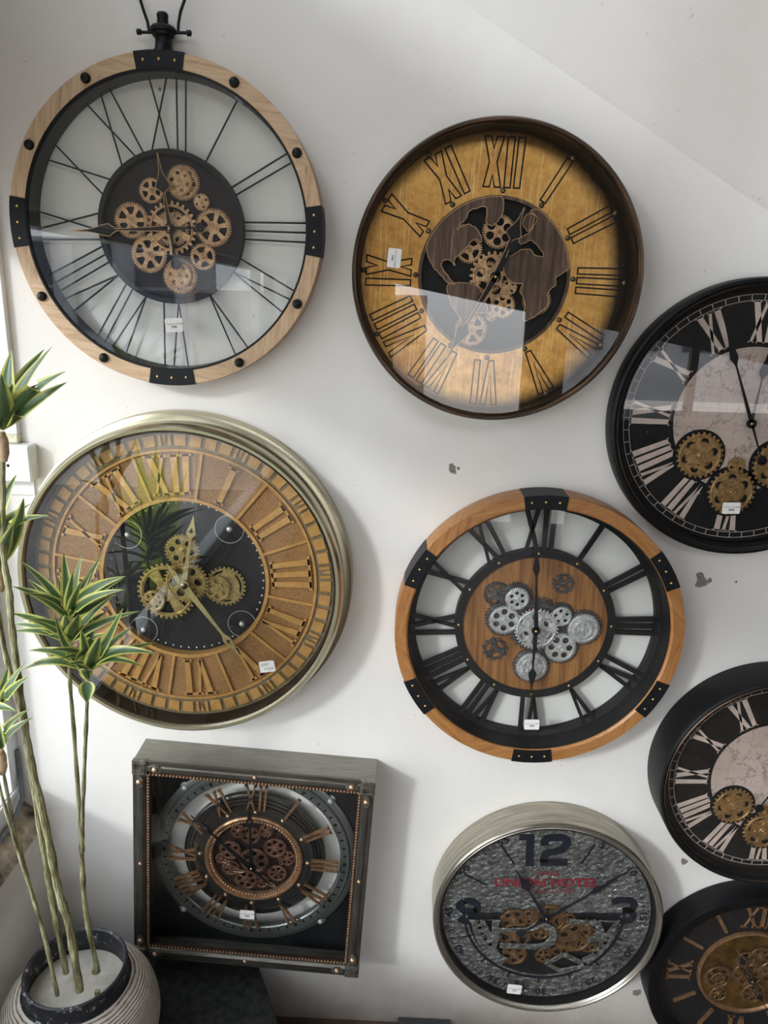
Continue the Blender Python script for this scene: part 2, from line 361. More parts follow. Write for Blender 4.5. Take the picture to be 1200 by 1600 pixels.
# ------------------------------------------------------------------ geometry helpers
class MB:
    """collects shapes in clock coordinates (a right, b up, w out of the wall) or plain xyz"""
    def __init__(s): s.v = []; s.f = []; s.uv = []
    def add(s, vs, fs):
        o = len(s.v); s.v += [tuple(x) for x in vs]; s.f += [tuple(i + o for i in f) for f in fs]; return s
    def prism(s, loop, w0, w1, holes=()):
        """closed solid between depths w0 < w1 from a flat outline with holes"""
        loops = [list(loop)] + [list(h) for h in holes]
        flat = [p for l in loops for p in l]
        n = len(flat)
        tris = tessellate_polygon([[Vector((p[0], p[1], 0)) for p in l] for l in loops])
        vs = [(p[0], -w1, p[1]) for p in flat] + [(p[0], -w0, p[1]) for p in flat]
        fs = []
        for t in tris:
            a, b_, c = (flat[i] for i in t)
            area = (b_[0] - a[0]) * (c[1] - a[1]) - (c[0] - a[0]) * (b_[1] - a[1])
            if abs(area) < 1e-14: continue
            t = t if area > 0 else t[::-1]
            fs.append(tuple(t)); fs.append(tuple(i + n for i in t[::-1]))
        o = 0
        for k, l in enumerate(loops):
            A = sum(l[i][0] * l[(i + 1) % len(l)][1] - l[(i + 1) % len(l)][0] * l[i][1] for i in range(len(l)))
            ccw = (A > 0) == (k == 0)
            for i in range(len(l)):
                i0, i1 = o + i, o + (i + 1) % len(l)
                if not ccw: i0, i1 = i1, i0
                fs.append((i0, i0 + n, i1 + n, i1))
            o += len(l)
        return s.add(vs, fs)
    def lathe(s, prof, n=128, c=(0, 0), closed=False, a0=0., a1=2 * PI):
        """turn (radius, depth) profile round the clock's own axis"""
        full = abs(a1 - a0 - 2 * PI) < 1e-6; m_ = n if full else n + 1; k = len(prof)
        vs = []
        for i in range(m_):
            t = a0 + (a1 - a0) * i / n
            for r, w_ in prof: vs.append((c[0] + r * math.sin(t), -w_, c[1] + r * math.cos(t)))
        fs = []
        for i in range(n):
            j = (i + 1) % m_
            for q in range(k if closed else k - 1):
                r = (q + 1) % k
                fs.append((i * k + q, i * k + r, j * k + r, j * k + q))
        if not full and closed:
            fs.append(tuple(range(k))); fs.append(tuple((m_ - 1) * k + q for q in range(k))[::-1])
        return s.add(vs, fs)
    def zlathe(s, prof, n=96, c=(0, 0, 0)):
        k = len(prof); vs = [(c[0] + r * math.cos(2 * PI * i / n), c[1] + r * math.sin(2 * PI * i / n), c[2] + z) for i in range(n) for r, z in prof]
        return s.add(vs, [(i * k + q, ((i + 1) % n) * k + q, ((i + 1) % n) * k + q + 1, i * k + q + 1) for i in range(n) for q in range(k - 1)])
    def dome(s, a, b_, w_, r, h=None, n=20, k=6):
        h = h or r
        return s.lathe([(r * math.cos(q * PI / 2 / k) + (1e-5 if q == k else 0), w_ + h * math.sin(q * PI / 2 / k)) for q in range(k + 1)], n, (a, b_))
    def box(s, x0, x1, y0, y1, z0, z1):
        vs = [(x, y, z) for x in (x0, x1) for y in (y0, y1) for z in (z0, z1)]
        return s.add(vs, [(0, 1, 3, 2), (4, 6, 7, 5), (0, 4, 5, 1), (2, 3, 7, 6), (0, 2, 6, 4), (1, 5, 7, 3)])
    def tube(s, pts, r, n=8, caps=True):
        pts = [Vector(p) for p in pts]; rs = r if isinstance(r, (list, tuple)) else [r] * len(pts)
        vs = []; ref = None
        for i, p in enumerate(pts):
            d = (pts[min(i + 1, len(pts) - 1)] - pts[max(i - 1, 0)]).normalized()
            if ref is None: ref = d.orthogonal().normalized()
            u = (ref - d * ref.dot(d)).normalized(); ref = u; v_ = d.cross(u)
            for q in range(n):
                t = 2 * PI * q / n; vs.append(p + u * (rs[i] * math.cos(t)) + v_ * (rs[i] * math.sin(t)))
        fs = [(i * n + q, i * n + (q + 1) % n, (i + 1) * n + (q + 1) % n, (i + 1) * n + q) for i in range(len(pts) - 1) for q in range(n)]
        if caps: fs += [tuple(range(n))[::-1], tuple((len(pts) - 1) * n + q for q in range(n))]
        return s.add(vs, fs)
    def build(s, name, mat, parent=None, smooth=True, ang=35, bevel=0., label=None, uv=None):
        me = bpy.data.meshes.new(name); me.from_pydata(s.v, [], s.f)
        me.materials.append(mat)
        if uv:
            l = me.uv_layers.new(name='UVMap')
            for lp in me.loops: l.data[lp.index].uv = uv[lp.vertex_index]
        me.validate(); me.update()
        if smooth:
            me.shade_smooth(); me.set_sharp_from_angle(angle=R(ang))
        o = bpy.data.objects.new(name, me); COL.objects.link(o)
        if parent: o.parent = parent
        if bevel:
            md = o.modifiers.new('bevel', 'BEVEL'); md.width = bevel; md.segments = 1; md.limit_method = 'ANGLE'; md.angle_limit = R(40)
        if label: o['label'] = label
        return o
def W3(a, b_, w_): return (a, -w_, b_)
def tag(o, label=None, cat=None, group=None, kind=None):
    if label: o['label'] = label
    if cat: o['category'] = cat
    if group: o['group'] = group
    if kind: o['kind'] = kind
    return o
def empty(name, loc, rot=(0, 0, 0)):
    o = bpy.data.objects.new(name, None); o.location = loc; o.rotation_euler = rot; o.empty_display_size = .05
    COL.objects.link(o); return o
def circle(a, b_, r, n=24): return [(a + r * math.cos(2 * PI * i / n), b_ + r * math.sin(2 * PI * i / n)) for i in range(n)]
def band(path, wd, closed=False):
    """mitred strip of width wd round a path -> list of quads"""
    P = [Vector(p) for p in path]; n = len(P); L = []; Rr = []
    for i in range(n):
        a = P[(i - 1) % n] if closed or i > 0 else None; c = P[(i + 1) % n] if closed or i < n - 1 else None
        d0 = (P[i] - a).normalized() if a is not None else None; d1 = (c - P[i]).normalized() if c is not None else None
        if d0 is None: d0 = d1
        if d1 is None: d1 = d0
        t = d0 + d1; t = t.normalized() if t.length > 1e-6 else d0
        nn = Vector((-t.y, t.x)); k = max(.45, abs(nn.dot(Vector((-d0.y, d0.x)))))
        L.append(P[i] + nn * wd / 2 / k); Rr.append(P[i] - nn * wd / 2 / k)
    return [[tuple(L[i]), tuple(L[(i + 1) % n]), tuple(Rr[(i + 1) % n]), tuple(Rr[i])] for i in range(n if closed else n - 1)]
def gear(cx, cy, r, w0, th, teeth=None, depth=None, holes=6, hr=.19, hd=.56, windows=0, wi=.34, wo=.74, rot=None, hub=True, rim=True, hole0=.0):
    mb = MB(); rot = random.random() * 6 if rot is None else rot
    teeth = teeth or max(14, int(r / .00072)); depth = depth or min(.0042, r * .11)
    ro, rr = r, r - depth; loop = []
    for i in range(teeth):
        t = rot + 2 * PI * i / teeth; s_ = 2 * PI / teeth
        for k, q in ((-.30, rr), (-.17, ro), (.17, ro), (.30, rr)):
            loop.append((cx + q * math.cos(t + k * s_), cy + q * math.sin(t + k * s_)))
    hl = []
    if windows:
        for i in range(windows):
            a0 = rot + 2 * PI * i / windows + .16 * 6 / windows * 1.1; a1 = rot + 2 * PI * (i + 1) / windows - .16 * 6 / windows * 1.1
            n = 7; q = [(cx + r * wo * math.cos(a0 + (a1 - a0) * j / n), cy + r * wo * math.sin(a0 + (a1 - a0) * j / n)) for j in range(n + 1)]
            g = .12; q += [(cx + r * wi * math.cos(a1 - g - (a1 - a0 - 2 * g) * j / n), cy + r * wi * math.sin(a1 - g - (a1 - a0 - 2 * g) * j / n)) for j in range(n + 1)]
            hl.append(q)
    else:
        for i in range(holes):
            t = rot + 2 * PI * i / holes; hl.append(circle(cx + r * hd * math.cos(t), cy + r * hd * math.sin(t), r * hr, 16))
    if hole0: hl.append(circle(cx, cy, r * hole0, 16))
    mb.prism(loop, w0, w0 + th, hl)
    if rim:
        q = rr * .93; e_ = r * .018
        mb.lathe([(q - e_ * 2, w0 + th), (q - e_, w0 + th + e_ * 1.5), (q + e_, w0 + th + e_ * 1.5), (q + e_ * 2, w0 + th)], 48, (cx, cy))
    if hub:
        q = r * .20
        mb.lathe([(q, w0 + th), (q, w0 + th + .0012), (q * .72, w0 + th + .0016), (q * .6, w0 + th + .0010), (q * .45, w0 + th + .0012), (q * .35, w0 + th + .0030), (1e-5, w0 + th + .0036)], 24, (cx, cy))
    return mb
def put_gears(par, lst, mat, th=.0025, **kw):
    for g in lst:
        cx, cy, r, w0 = g[:4]; o = dict(kw); o.update(g[4] if len(g) > 4 else {})
        mt = o.pop('mat', mat)
        gear(cx, cy, r, w0, th, **o).build('gear', mt, par, bevel=.00035)

# roman numerals -----------------------------------------------------
def glyph(ch, h, T, t, sf=0., sh=0., wx=None):
    """one letter as convex outlines in x from 0 to its width, y from 0 to h"""
    ps = []
    if ch == 'I':
        Wd = T; ps.append([(0, 0), (T, 0), (T, h), (0, h)])
        if sf: ps += [[(-sf, 0), (T + sf, 0), (T + sf, sh), (-sf, sh)], [(-sf, h - sh), (T + sf, h - sh), (T + sf, h), (-sf, h)]]
    else:
        Wd = wx
        if ch == 'V':
            mid = Wd * .52
            ps += [[(mid - T * .35, 0), (mid + T * .35, 0), (T, h), (0, h)], [(mid - t * .5, 0), (mid + t * .5, 0), (Wd, h), (Wd - t, h)]]
            if sf: ps += [[(-sf, h - sh), (T + sf, h - sh), (T + sf, h), (-sf, h)], [(Wd - t - sf, h - sh), (Wd + sf, h - sh), (Wd + sf, h), (Wd - t - sf, h)]]
        else:
            ps += [[(Wd - T, 0), (Wd, 0), (T, h), (0, h)], [(0, 0), (t, 0), (Wd, h), (Wd - t, h)]]
            if sf: ps += [[(-sf, h - sh), (T + sf, h - sh), (T + sf, h), (-sf, h)], [(Wd - t - sf, h - sh), (Wd + sf, h - sh), (Wd + sf, h), (Wd - t - sf, h)],
                          [(-sf, 0), (t + sf, 0), (t + sf, sh), (-sf, sh)], [(Wd - T - sf, 0), (Wd + sf, 0), (Wd + sf, sh), (Wd - T - sf, sh)]]
    return ps, Wd
NUM = ['XII', 'I', 'II', 'III', 'IV', 'V', 'VI', 'VII', 'VIII', 'IX', 'X', 'XI']
def polar(a, r0, x, y, fan=0., h=1., c=(0, 0)):
    x = x * (1 + fan * (y / h - .5)); rr = r0 + y
    return (c[0] + rr * math.sin(a) + x * math.cos(a), c[1] + rr * math.cos(a) - x * math.sin(a))
def numeral_mb(txt, ang, r0, h, T, t, gap, wx, w0, w1, sf=0., sh=0., fan=0., c=(0, 0), step=0.):
    parts = []; x = 0
    for ch in txt:
        ps, Wd = glyph(ch, h, T, t, sf, sh, wx * (.9 if ch == 'V' else 1)); parts.append((ps, x)); x += Wd + gap
    tot = x - gap; mb = MB(); k = 0
    for ps, ox in parts:
        for p in ps:
            mb.prism([polar(ang, r0, ox + q[0] - tot / 2, q[1], fan, h, c) for q in p], w0, w1 + k * step); k += 1
    return mb
def numerals(par, mat, r0, h, T, t, gap, wx, w0, w1, which=range(12), **kw):
    bev = kw.pop('bevel', 0.)
    for i in which: numeral_mb(NUM[i], i * PI / 6, r0, h, T, t, gap, wx, w0, w1, **kw).build('numeral', mat, par, smooth=False, bevel=bev)
def text_obj(name, body, size, a, b_, w_, mat, par, sxx=1., ext=.0002, bold=0., rot=0., align='CENTER'):
    cu = bpy.data.curves.new(name, 'FONT'); cu.body = body; cu.size = size; cu.extrude = ext; cu.offset = bold; cu.align_x = align; cu.align_y = 'CENTER'; cu.resolution_u = 3
    tmp = bpy.data.objects.new(name, cu); COL.objects.link(tmp)
    bpy.context.view_layer.update()
    me = bpy.data.meshes.new_from_object(tmp.evaluated_get(bpy.context.evaluated_depsgraph_get()))
    bpy.data.objects.remove(tmp); bpy.data.curves.remove(cu)
    ca, sa = math.cos(rot), math.sin(rot)
    for v in me.vertices:
        x, y, z = v.co; x *= sxx
        v.co = (a + x * ca - y * sa, -(w_ + z), b_ + x * sa + y * ca)
    me.name = name; me.materials.clear(); me.materials.append(mat)
    o = bpy.data.objects.new(name, me); COL.objects.link(o); o.parent = par
    return o
def sticker(par, quad, w_, lines=True, handwritten=False):
    cx = sum(q[0] for q in quad) / 4; cy = sum(q[1] for q in quad) / 4
    e1 = Vector(quad[1]) - Vector(quad[0]) if handwritten is not None else None
    ux = (Vector(quad[1]) - Vector(quad[0])); uy = (Vector(quad[0]) - Vector(quad[3]))
    if ux.length < uy.length * .9: pass
    W_, H_ = ux.length, uy.length
    base = math.atan2(ux.y, ux.x); k = min(W_, H_) * .12
    pts = []
    for sx_, sy_ in ((-1, -1), (1, -1), (1, 1), (-1, 1)):
        for j in range(4):
            t = math.atan2(sy_, sx_) - PI / 4 + j * PI / 6
            x = sx_ * (W_ / 2 - k) + k * math.cos(t); y = sy_ * (H_ / 2 - k) + k * math.sin(t)
            pts.append((cx + x * math.cos(base) - y * math.sin(base), cy + x * math.sin(base) + y * math.cos(base)))
    st = MB().prism(pts, w_, w_ + .0005).build('price_sticker', M['paper'], par, smooth=False, label='small white price sticker')
    r = base if W_ > H_ else base - PI / 2
    ln = max(W_, H_)
    def off(x, y): return cx + x * math.cos(r) - y * math.sin(r), cy + x * math.sin(r) + y * math.cos(r)
    if handwritten:
        text_obj('handwriting', '2009', ln * .26, *off(-ln * .13, ln * .14), w_ + .0006, M['ink'], st, rot=r, ext=.00005)
        text_obj('handwriting', '17500', ln * .26, *off(ln * .08, -ln * .17), w_ + .0006, M['ink'], st, rot=r, ext=.00005)
        return st
    text_obj('sticker_print', 'Clock No 9198020', ln * .125, *off(ln * .06, ln * .06), w_ + .0006, M['ink'], st, rot=r, ext=.00005)
    bc = MB(); x = -ln * .14
    while x < ln * .16:
        d = random.choice((.012, .02, .03)) * ln; p = [off(x, -ln * .03), off(x + d, -ln * .03), off(x + d, -ln * .15), off(x, -ln * .15)]
        bc.prism(p[::-1], w_ + .0005, w_ + .0007); x += d + ln * .016
    bc.build('barcode', M['ink'], st, smooth=False)
    return st
def hand(par, name, piv, tip, mat, wide, at_=.62, w0=.05, th=.0016, hub=.009, tail=0., tail_r=.0, edge=None, open_=False, base_w=.0035, tailtip=None):
    """spade or lance hand from pivot to tip with an optional round counterweight"""
    P = Vector(piv); Q = Vector(tip); L = (Q - P).length; d = (Q - P) / L; n = Vector((-d.y, d.x))
    def pt(s_, x): v = P + d * (s_ * L) + n * x; return (v.x, v.y)
    sl = wide
    prof = [(.0, base_w * 1.2), (at_ - .22, base_w * .55), (at_ - .10, base_w * .45), (at_ - .055, sl * .32), (at_ - .03, sl * .5), (at_, sl * .5), (at_ + .05, sl * .40), (at_ + .12, sl * .22), (at_ + .2, sl * .09), (1., .0004)]
    loop = [pt(s_, x) for s_, x in prof] + [pt(s_, -x) for s_, x in prof[::-1]]
    mb = MB(); holes = []
    if open_: holes = [[pt(at_ - .02, 0), pt(at_ + .012, sl * .24), pt(at_ + .07, 0), pt(at_ + .012, -sl * .24)]]
    mb.prism(loop[::-1], w0, w0 + th, holes)
    mb.lathe([(hub, w0), (hub, w0 + th), (1e-5, w0 + th)], 24, P)
    if tail:
        mb.prism([pt(0, base_w * .8), pt(-tail * .9, base_w * .3), pt(-tail * .9, -base_w * .3), pt(0, -base_w * .8)], w0, w0 + th)
        if tail_r:
            c = pt(-tail, 0); mb.lathe([(tail_r, w0), (tail_r, w0 + th), (tail_r * .6, w0 + th * 1.5), (1e-5, w0 + th * 1.6)], 24, c)
    o = mb.build(name, mat, par, smooth=False)
    if edge:
        eb = MB()
        for q in band([pt(s_, x) for s_, x in prof] + [pt(s_, -x) for s_, x in prof[::-1]], .0011, False): eb.prism(q, w0 + th * .5, w0 + th + .0003)
        eb.build('hand_edging', edge, o, smooth=False, label='thin copper edging')
    return o
def disc(par, name, r, w0, w1, mat, c=(0, 0), n=96, **kw):
    return MB().lathe([(r, w0), (r, w1), (1e-5, w1)], n, c).build(name, mat, par, **kw)
def ring(par, name, prof, mat, c=(0, 0), n=160, closed=True, **kw):
    return MB().lathe(prof, n, c, closed).build(name, mat, par, **kw)
def glass(par, r, w_, c=(0, 0)):
    return MB().lathe([(r, w_), (1e-5, w_)], 96, c).build('glass', M['glass'], par)
def pivot_pin(par, c, w_, mat='brass_stud', r=.0028):
    return MB().lathe([(r, w_ - .012), (r, w_), (r * .6, w_ + .001), (1e-5, w_ + .0013)], 20, c).build('pivot_pin', M[mat], par)
def bracket(par, ang, half, r0, r1, w_, side, mat, nr=3, rm=None, rr=.0028):
    """black strap round the rim: front plate with returns down both sides, three rivets"""
    o = MB().lathe([(r1 + .0012, w_ - side), (r1 + .0012, w_ + .0012), (r0 - .0008, w_ + .0012), (r0 - .0008, w_ - .02)], 14, a0=ang - half, a1=ang + half)
    o = o.build('bracket', mat, par, label='black metal strap')
    for k in range(nr):
        t = ang + (k - (nr - 1) / 2) * half * 1.30 / ((nr - 1) / 2) * .5 * 1.0
        r = rm or (r0 + r1) / 2
        MB().dome(r * math.sin(t), r * math.cos(t), w_ + .0012, rr, rr * .7, 14, 4).build('rivet', M['brass_stud'], o)
    return o
def flat(s): return [(a, b_) for a, b_ in s]

# ------------------------------------------------------------------ the room
FZ = -1.745
def struct(name, mb, mat, **kw): return tag(mb.build(name, mat, None, smooth=False, **kw), kind='structure')
# lower sheet of the back wall stands a little proud of the upper one along a slanting edge
L0 = (-.02, .5494); L1 = (3.2, -1.269)
mb = MB()
mb.prism([(-1.02, FZ), (3.2, FZ), L1, L0, (-.02, 2.3), (-1.02, 2.3)], -.12, 0)
def dep(x):
    t = min(1., max(0., (x + .02) / .9)); return -.06 * t * t * (3 - 2 * t)
xs = [-.02] + [.05 + .05 * i for i in range(24)] + [2., 3.2]
for x0, x1 in zip(xs, xs[1:]):
    z0 = L0[1] + (x0 - L0[0]) * -.5647; z1 = L0[1] + (x1 - L0[0]) * -.5647
    mb.add([(x0, -dep(x0), z0 - .02), (x1, -dep(x1), z1 - .02), (x1, -dep(x1), 2.3), (x0, -dep(x0), 2.3)], [(0, 1, 2, 3)])
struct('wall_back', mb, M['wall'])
struct('floor', MB().box(-1.1, 3.3, -4.7, .12, FZ - .1, FZ), M['floor'])
struct('trim_2', MB().box(-3.5, -1.1, -5.5, .12, FZ - .1, FZ), M['pavement'])
struct('ceiling', MB().box(-1.1, 3.3, -4.7, .12, 2.3, 2.4), M['ceil'])
WL = MB()
WL.add([(-.80, 0, FZ), (-.80, -4.2, FZ), (-.80, -4.2, -1.189), (-.80, 0, -1.189), (-.95, 0, FZ), (-.95, -4.2, FZ), (-.95, -4.2, -1.21), (-.95, 0, -1.21)],
       [(0, 1, 2, 3), (4, 7, 6, 5), (0, 4, 5, 1), (1, 5, 6, 2), (0, 3, 7, 4), (3, 2, 6, 7)])
WL.box(-.95, -.80, -4.7, -4.2, FZ, 2.3); WL.box(-.95, -.80, -4.2, 0, .17, .85); WL.box(-.95, -.80, -4.2, 0, 2.15, 2.3); WL.box(-.95, -.80, -4.2, -2.8, .85, 2.15)
struct('wall_left', WL, M['wall'])
struct('trim_1', MB().add([(-.80, 0, -1.189), (-.80, -4.2, -1.189), (-.852, -4.2, -1.143), (-.852, 0, -1.143), (-.801, 0, -1.2), (-.801, -4.2, -1.2), (-.852, -4.2, -1.2), (-.852, 0, -1.2)],
       [(0, 1, 2, 3), (4, 7, 6, 5), (0, 4, 5, 1), (1, 5, 6, 2), (2, 6, 7, 3), (3, 7, 4, 0)]), M['sill'])
struct('wall_right', MB().box(3.2, 3.3, -4.7, 0, FZ, 2.3), M['ceil'])
WF = MB(); WF.add([(x, y, z) for y in (-4.7, -4.6) for x, z in ((-1.1, .30), (3.3, -.50), (3.3, 1.6), (-1.1, 1.6))], [(0, 3, 2, 1), (4, 5, 6, 7), (0, 1, 5, 4), (1, 2, 6, 5), (2, 3, 7, 6), (3, 0, 4, 7)]); WF.box(-1.1, -.10, -4.7, -4.6, FZ, .4)
for x0, x1 in ((.90, 1.22), (2.2, 2.26)): WF.box(x0, x1, -4.68, -4.62, FZ, .4)
struct('wall_front', WF, M['ceil'])
cab = tag(empty('added_dark_block', (2.2, -4.2, FZ)), 'added dark block by the shop front, darkens the reflections in the clock glass', 'light blocker')  # added out of view to hide the bright ground from the glass
# window in the left wall
win = tag(empty('window_1', (-.88, -1.55, -.4)), kind='structure')
def child(mb, name, mat, par, **kw):
    o = mb.build(name, mat, None, **kw); o.parent = par; o.matrix_parent_inverse = Matrix.Translation(par.location).inverted(); return o
fr = MB(); fr.box(-.905, -.852, -.045, -.001, -1.143, .17); fr.box(-.905, -.852, -4.19, -.045, -1.143, -1.085); fr.box(-.905, -.852, -4.19, -.045, .14, .17)
fr.box(-.905, -.855, -3.17, -3.13, -1.085, .14); fr.box(-.905, -.852, -4.2, -4.15, -1.143, .17)
fr.box(-.852, -.846, -3.0, -.02, -1.098, -1.088)
win2 = tag(empty('added_window', (-.88, -1.4, 1.5)), kind='structure')  # high window added out of view, brightens the upper back wall
f2 = MB(); f2.box(-.905, -.852, -2.8, 0, .85, .90); f2.box(-.905, -.852, -2.8, 0, 2.10, 2.15); f2.box(-.905, -.852, -.05, 0, .9, 2.1); f2.box(-.905, -.852, -2.8, -2.75, .9, 2.1); f2.box(-.90, -.857, -1.43, -1.39, .9, 2.1)
child(f2, 'window_frame', M['aluminium'], win2, smooth=False)
child(MB().add([(-.88, -.04, .88), (-.88, -2.77, .88), (-.88, -2.77, 2.12), (-.88, -.04, 2.12)], [(0, 1, 2, 3)]), 'pane', M['window_glass'], win2)
child(fr, 'window_frame', M['aluminium'], win, smooth=False)
child(MB().add([(-.88, -.04, -1.09), (-.88, -4.16, -1.09), (-.88, -4.16, .15), (-.88, -.04, .15)], [(0, 1, 2, 3)]), 'pane', M['window_glass'], win)
child(MB().box(1.3, 3.15, -4.5, -3.95, FZ, -.80), 'added_block_body', M['matte_black'], cab, smooth=False)
child(MB().box(1.28, 3.17, -4.52, -3.93, -.80, -.77), 'added_block_top', M['charcoal'], cab, smooth=False)
cb = MB().tube([(-.838, -1.2, -1.14), (-.838, -.5, -1.142), (-.838, -.2, -1.143), (-.836, -.08, -1.138), (-.838, -.03, -1.11), (-.848, -.014, -1.06), (-.850, -.012, -1.0)], .005, 8)
tag(cb.build('cable', M['grey_rubber']), 'dark grey cable running along the dirty window sill at the lower left', 'cable')
# cable trunking and switch box
tk = MB().box(-.845, -.771, -.014, 0, -.278, 1.6)
tag(tk.build('cable_trunking', M['white_plastic'], smooth=False, bevel=.001), 'white vertical cable trunking on the wall left of the pocket-watch clock', 'trunking')
tag(MB().box(-.825, -.770, -.016, 0, -.2965, -.278).build('plaster_block', M['cream_plaster'], smooth=False, bevel=.002), 'small cream plaster block between the cable trunking and the switch box', 'plaster block')
sw = tag(empty('switch_box', (-.79, 0, -.335)), 'white surface-mounted electrical box with a round knockout, below the cable trunking', 'switch box')
child(MB().box(-.845, -.741, -.034, 0, -.372, -.2975), 'box_body', M['white_plastic'], sw, smooth=False, bevel=.003)
child(MB().lathe([(.0085, .034), (.0085, .0348), (.0075, .0352), (1e-5, .0352)], 24, (-.8115, -.3385)), 'knockout', M['white_plastic'], sw)
child(MB().lathe([(.0032, .0341), (.0028, .0345), (1e-5, .0345)], 16, (-.786, -.3385)), 'screw_hole', M['black'], sw)
child(MB().box(-.845, -.752, -.006, 0, -.405, -.372), 'back_plate', M['white_plastic'], sw, smooth=False)

# ------------------------------------------------------------------ clock 1: pocket-watch clock in pale oak
c1 = tag(empty('wall_clock', (-.4405, 0, .1161), (0, .0071, 0)), 'pocket-watch style clock in a pale wood ring with black wire numerals, at top left', 'clock')
ring(c1, 'frame', [(.2828, .004), (.2828, .049), (.2820, .050), (.2570, .050), (.2562, .049), (.2562, .004)], M['wood_pale'], label='pale wood ring')
ring(c1, 'inner_rim', [(.2562, .002), (.2562, .0505), (.2535, .0505), (.2525, .047), (.2510, .002)], M['black'])
for a in (0, 90, 180, 270): bracket(c1, R(a), R(9), .2562, .2828, .050, .046, M['black'])
for a in (28.5, 61.5, 118, 151.5, 208.5, 241.5, 298.5, 331.5):
    q = .2697; MB().lathe([(.0088, .05), (.0088, .0525), (.007, .056), (.004, .0575), (1e-5, .058)], 24, (q * math.sin(R(a)), q * math.cos(R(a)))).build('stud', M['black_satin'], c1, label='black domed stud')
D1 = (.0, .0)
ring(c1, 'centre_plate', [(.1335, .004), (.1335, .022), (.1315, .024), (.1270, .024), (.1245, .018), (.1225, .010), (1e-5, .010)], M['disc_purple'], closed=False)
ring(c1, 'plate_rim', [(.1340, .004), (.1340, .0245), (.1250, .0245), (.1230, .012), (.1345, .003)], M['black'])
def rod(par, p0, p1, w_, r=.0017):
    return [W3(p0[0], p0[1], w_), W3(p1[0], p1[1], w_)]
C1N = {0: [(-9.5, -3.5, 1), (-3.2, -11.5, 1), (2.2, 2.8, 0), (5.4, 6.0, 0)]}
for i in range(12):
    a = i * 30; mb = MB(); ls = []
    x = 0
    seq = NUM[i]; wd = {'I': 0, 'V': 6.2, 'X': 7.5}; gp = 3.4
    tot = sum(wd[c] for c in seq) + gp * (len(seq) - 1); x = -tot / 2
    for ch in seq:
        if ch == 'I': ls.append((x, x * 1.15))
        elif ch == 'V': ls += [(x + wd['V'] / 2, x * 1.05), (x + wd['V'] / 2, (x + wd['V']) * 1.05)]
        else: ls += [(x, (x + wd['X']) * 1.0), (x + wd['X'], x * 1.0)]
        x += wd[ch] + gp
    for d_in, d_out in ls:
        # offsets are given in degrees at the outer ring; inner ends keep about the same spread in millimetres
        xi = d_in * .0043; xo = d_out * .0043
        mb.tube([W3(*polar(R(a), .131, xi, 0), .014), W3(*polar(R(a), .2515, xo, 0), .014)], .0017, 6)
    mb.build('numeral', M['black'], c1)
G = [(.0015, .0002, .0322, .014), (.0236, .0794, .0311, .012), (.0194, .0797, .0244, .017), (-.0345, .0638, .0226, .014, dict(windows=5)), (-.0736, .0118, .0322, .014, dict(windows=6)),
     (-.0437, -.0466, .0338, .015, dict(windows=6)), (.0123, -.084, .0326, .012), (.0116, -.0823, .0251, .017), (.0779, .0037, .0341, .014, dict(windows=6)), (.0573, -.0482, .0244, .015, dict(windows=4)), (.0571, .047, .0152, .014, dict(holes=4))]
put_gears(c1, G, M['gear_gold'], hr=.14, hd=.62)
put_gears(c1, [(.0015, .0002, .047, .019, dict(teeth=26, depth=.006, windows=6, wi=.40, wo=.78))], M['gear_gold'])
hand(c1, 'minute_hand', (.0007, -.0013), (-.1807, -.0111), M['black'], .021, .64, .031, hub=.0095, tail=.31, tail_r=.0085, edge=M['copper_edge'], base_w=.004)
hand(c1, 'hour_hand', (.0007, -.0013), (-.0167, .125), M['black'], .026, .58, .027, hub=.0095, tail=.49, tail_r=.0098, edge=M['copper_edge'], base_w=.004)
pivot_pin(c1, (.0007, -.0013), .035)
glass(c1, .2525, .045)
sticker(c1, [(-.0117, -.1614), (.0214, -.1586), (.0237, -.1834), (-.0093, -.1869)], .0452)
# crown and hanging bow
crown = MB().zlathe([(rr_ * 1.14, zz_) for rr_, zz_ in [(1e-5, .2815), (.0165, .2815), (.0165, .287), (.0135, .292), (.0120, .302), (.0125, .308), (.0165, .312), (.0165, .316), (.0195, .3175), (.0195, .3225), (.0165, .3265), (.0085, .329), (.0082, .338), (.0088, .344), (.0070, .3475), (1e-5, .349)]], 40, (.0012, -.024, 0))
cro = crown.build('crown', M['black'], c1)
MB().tube([W3(-.040, .3175, .022), W3(.0445, .3185, .022)], .0026, 10).build('cross_pin', M['black'], cro)
for sx_ in (-.0412, .0457):
    o = MB(); o.tube([W3(sx_ - .0045, .318, .022), W3(sx_ - .0035, .318, .022), W3(sx_ + .003, .318, .022), W3(sx_ + .0045, .318, .022)], [.002, .0048, .0048, .002], 12); o.build('knob', M['black'], cro)
bow = []
for t in range(0, 33):
    a = R(-150 + t * 300 / 32); bow.append(W3(.0015 + .0560 * math.sin(a), .413 + .0560 * math.cos(a), .022))
MB().tube([W3(-.0235, .317, .022), W3(-.0255, .333, .022), W3(-.0315, .350, .022)] + bow[0:1] * 0 + [W3(-.0365, .3665, .022)] + [p for p in bow if p[2] > .376] + [W3(.0390, .3665, .022), W3(.0320, .350, .022), W3(.0280, .333, .022), W3(.0265, .317, .022)], .0026, 8).build('bow', M['black'], c1)

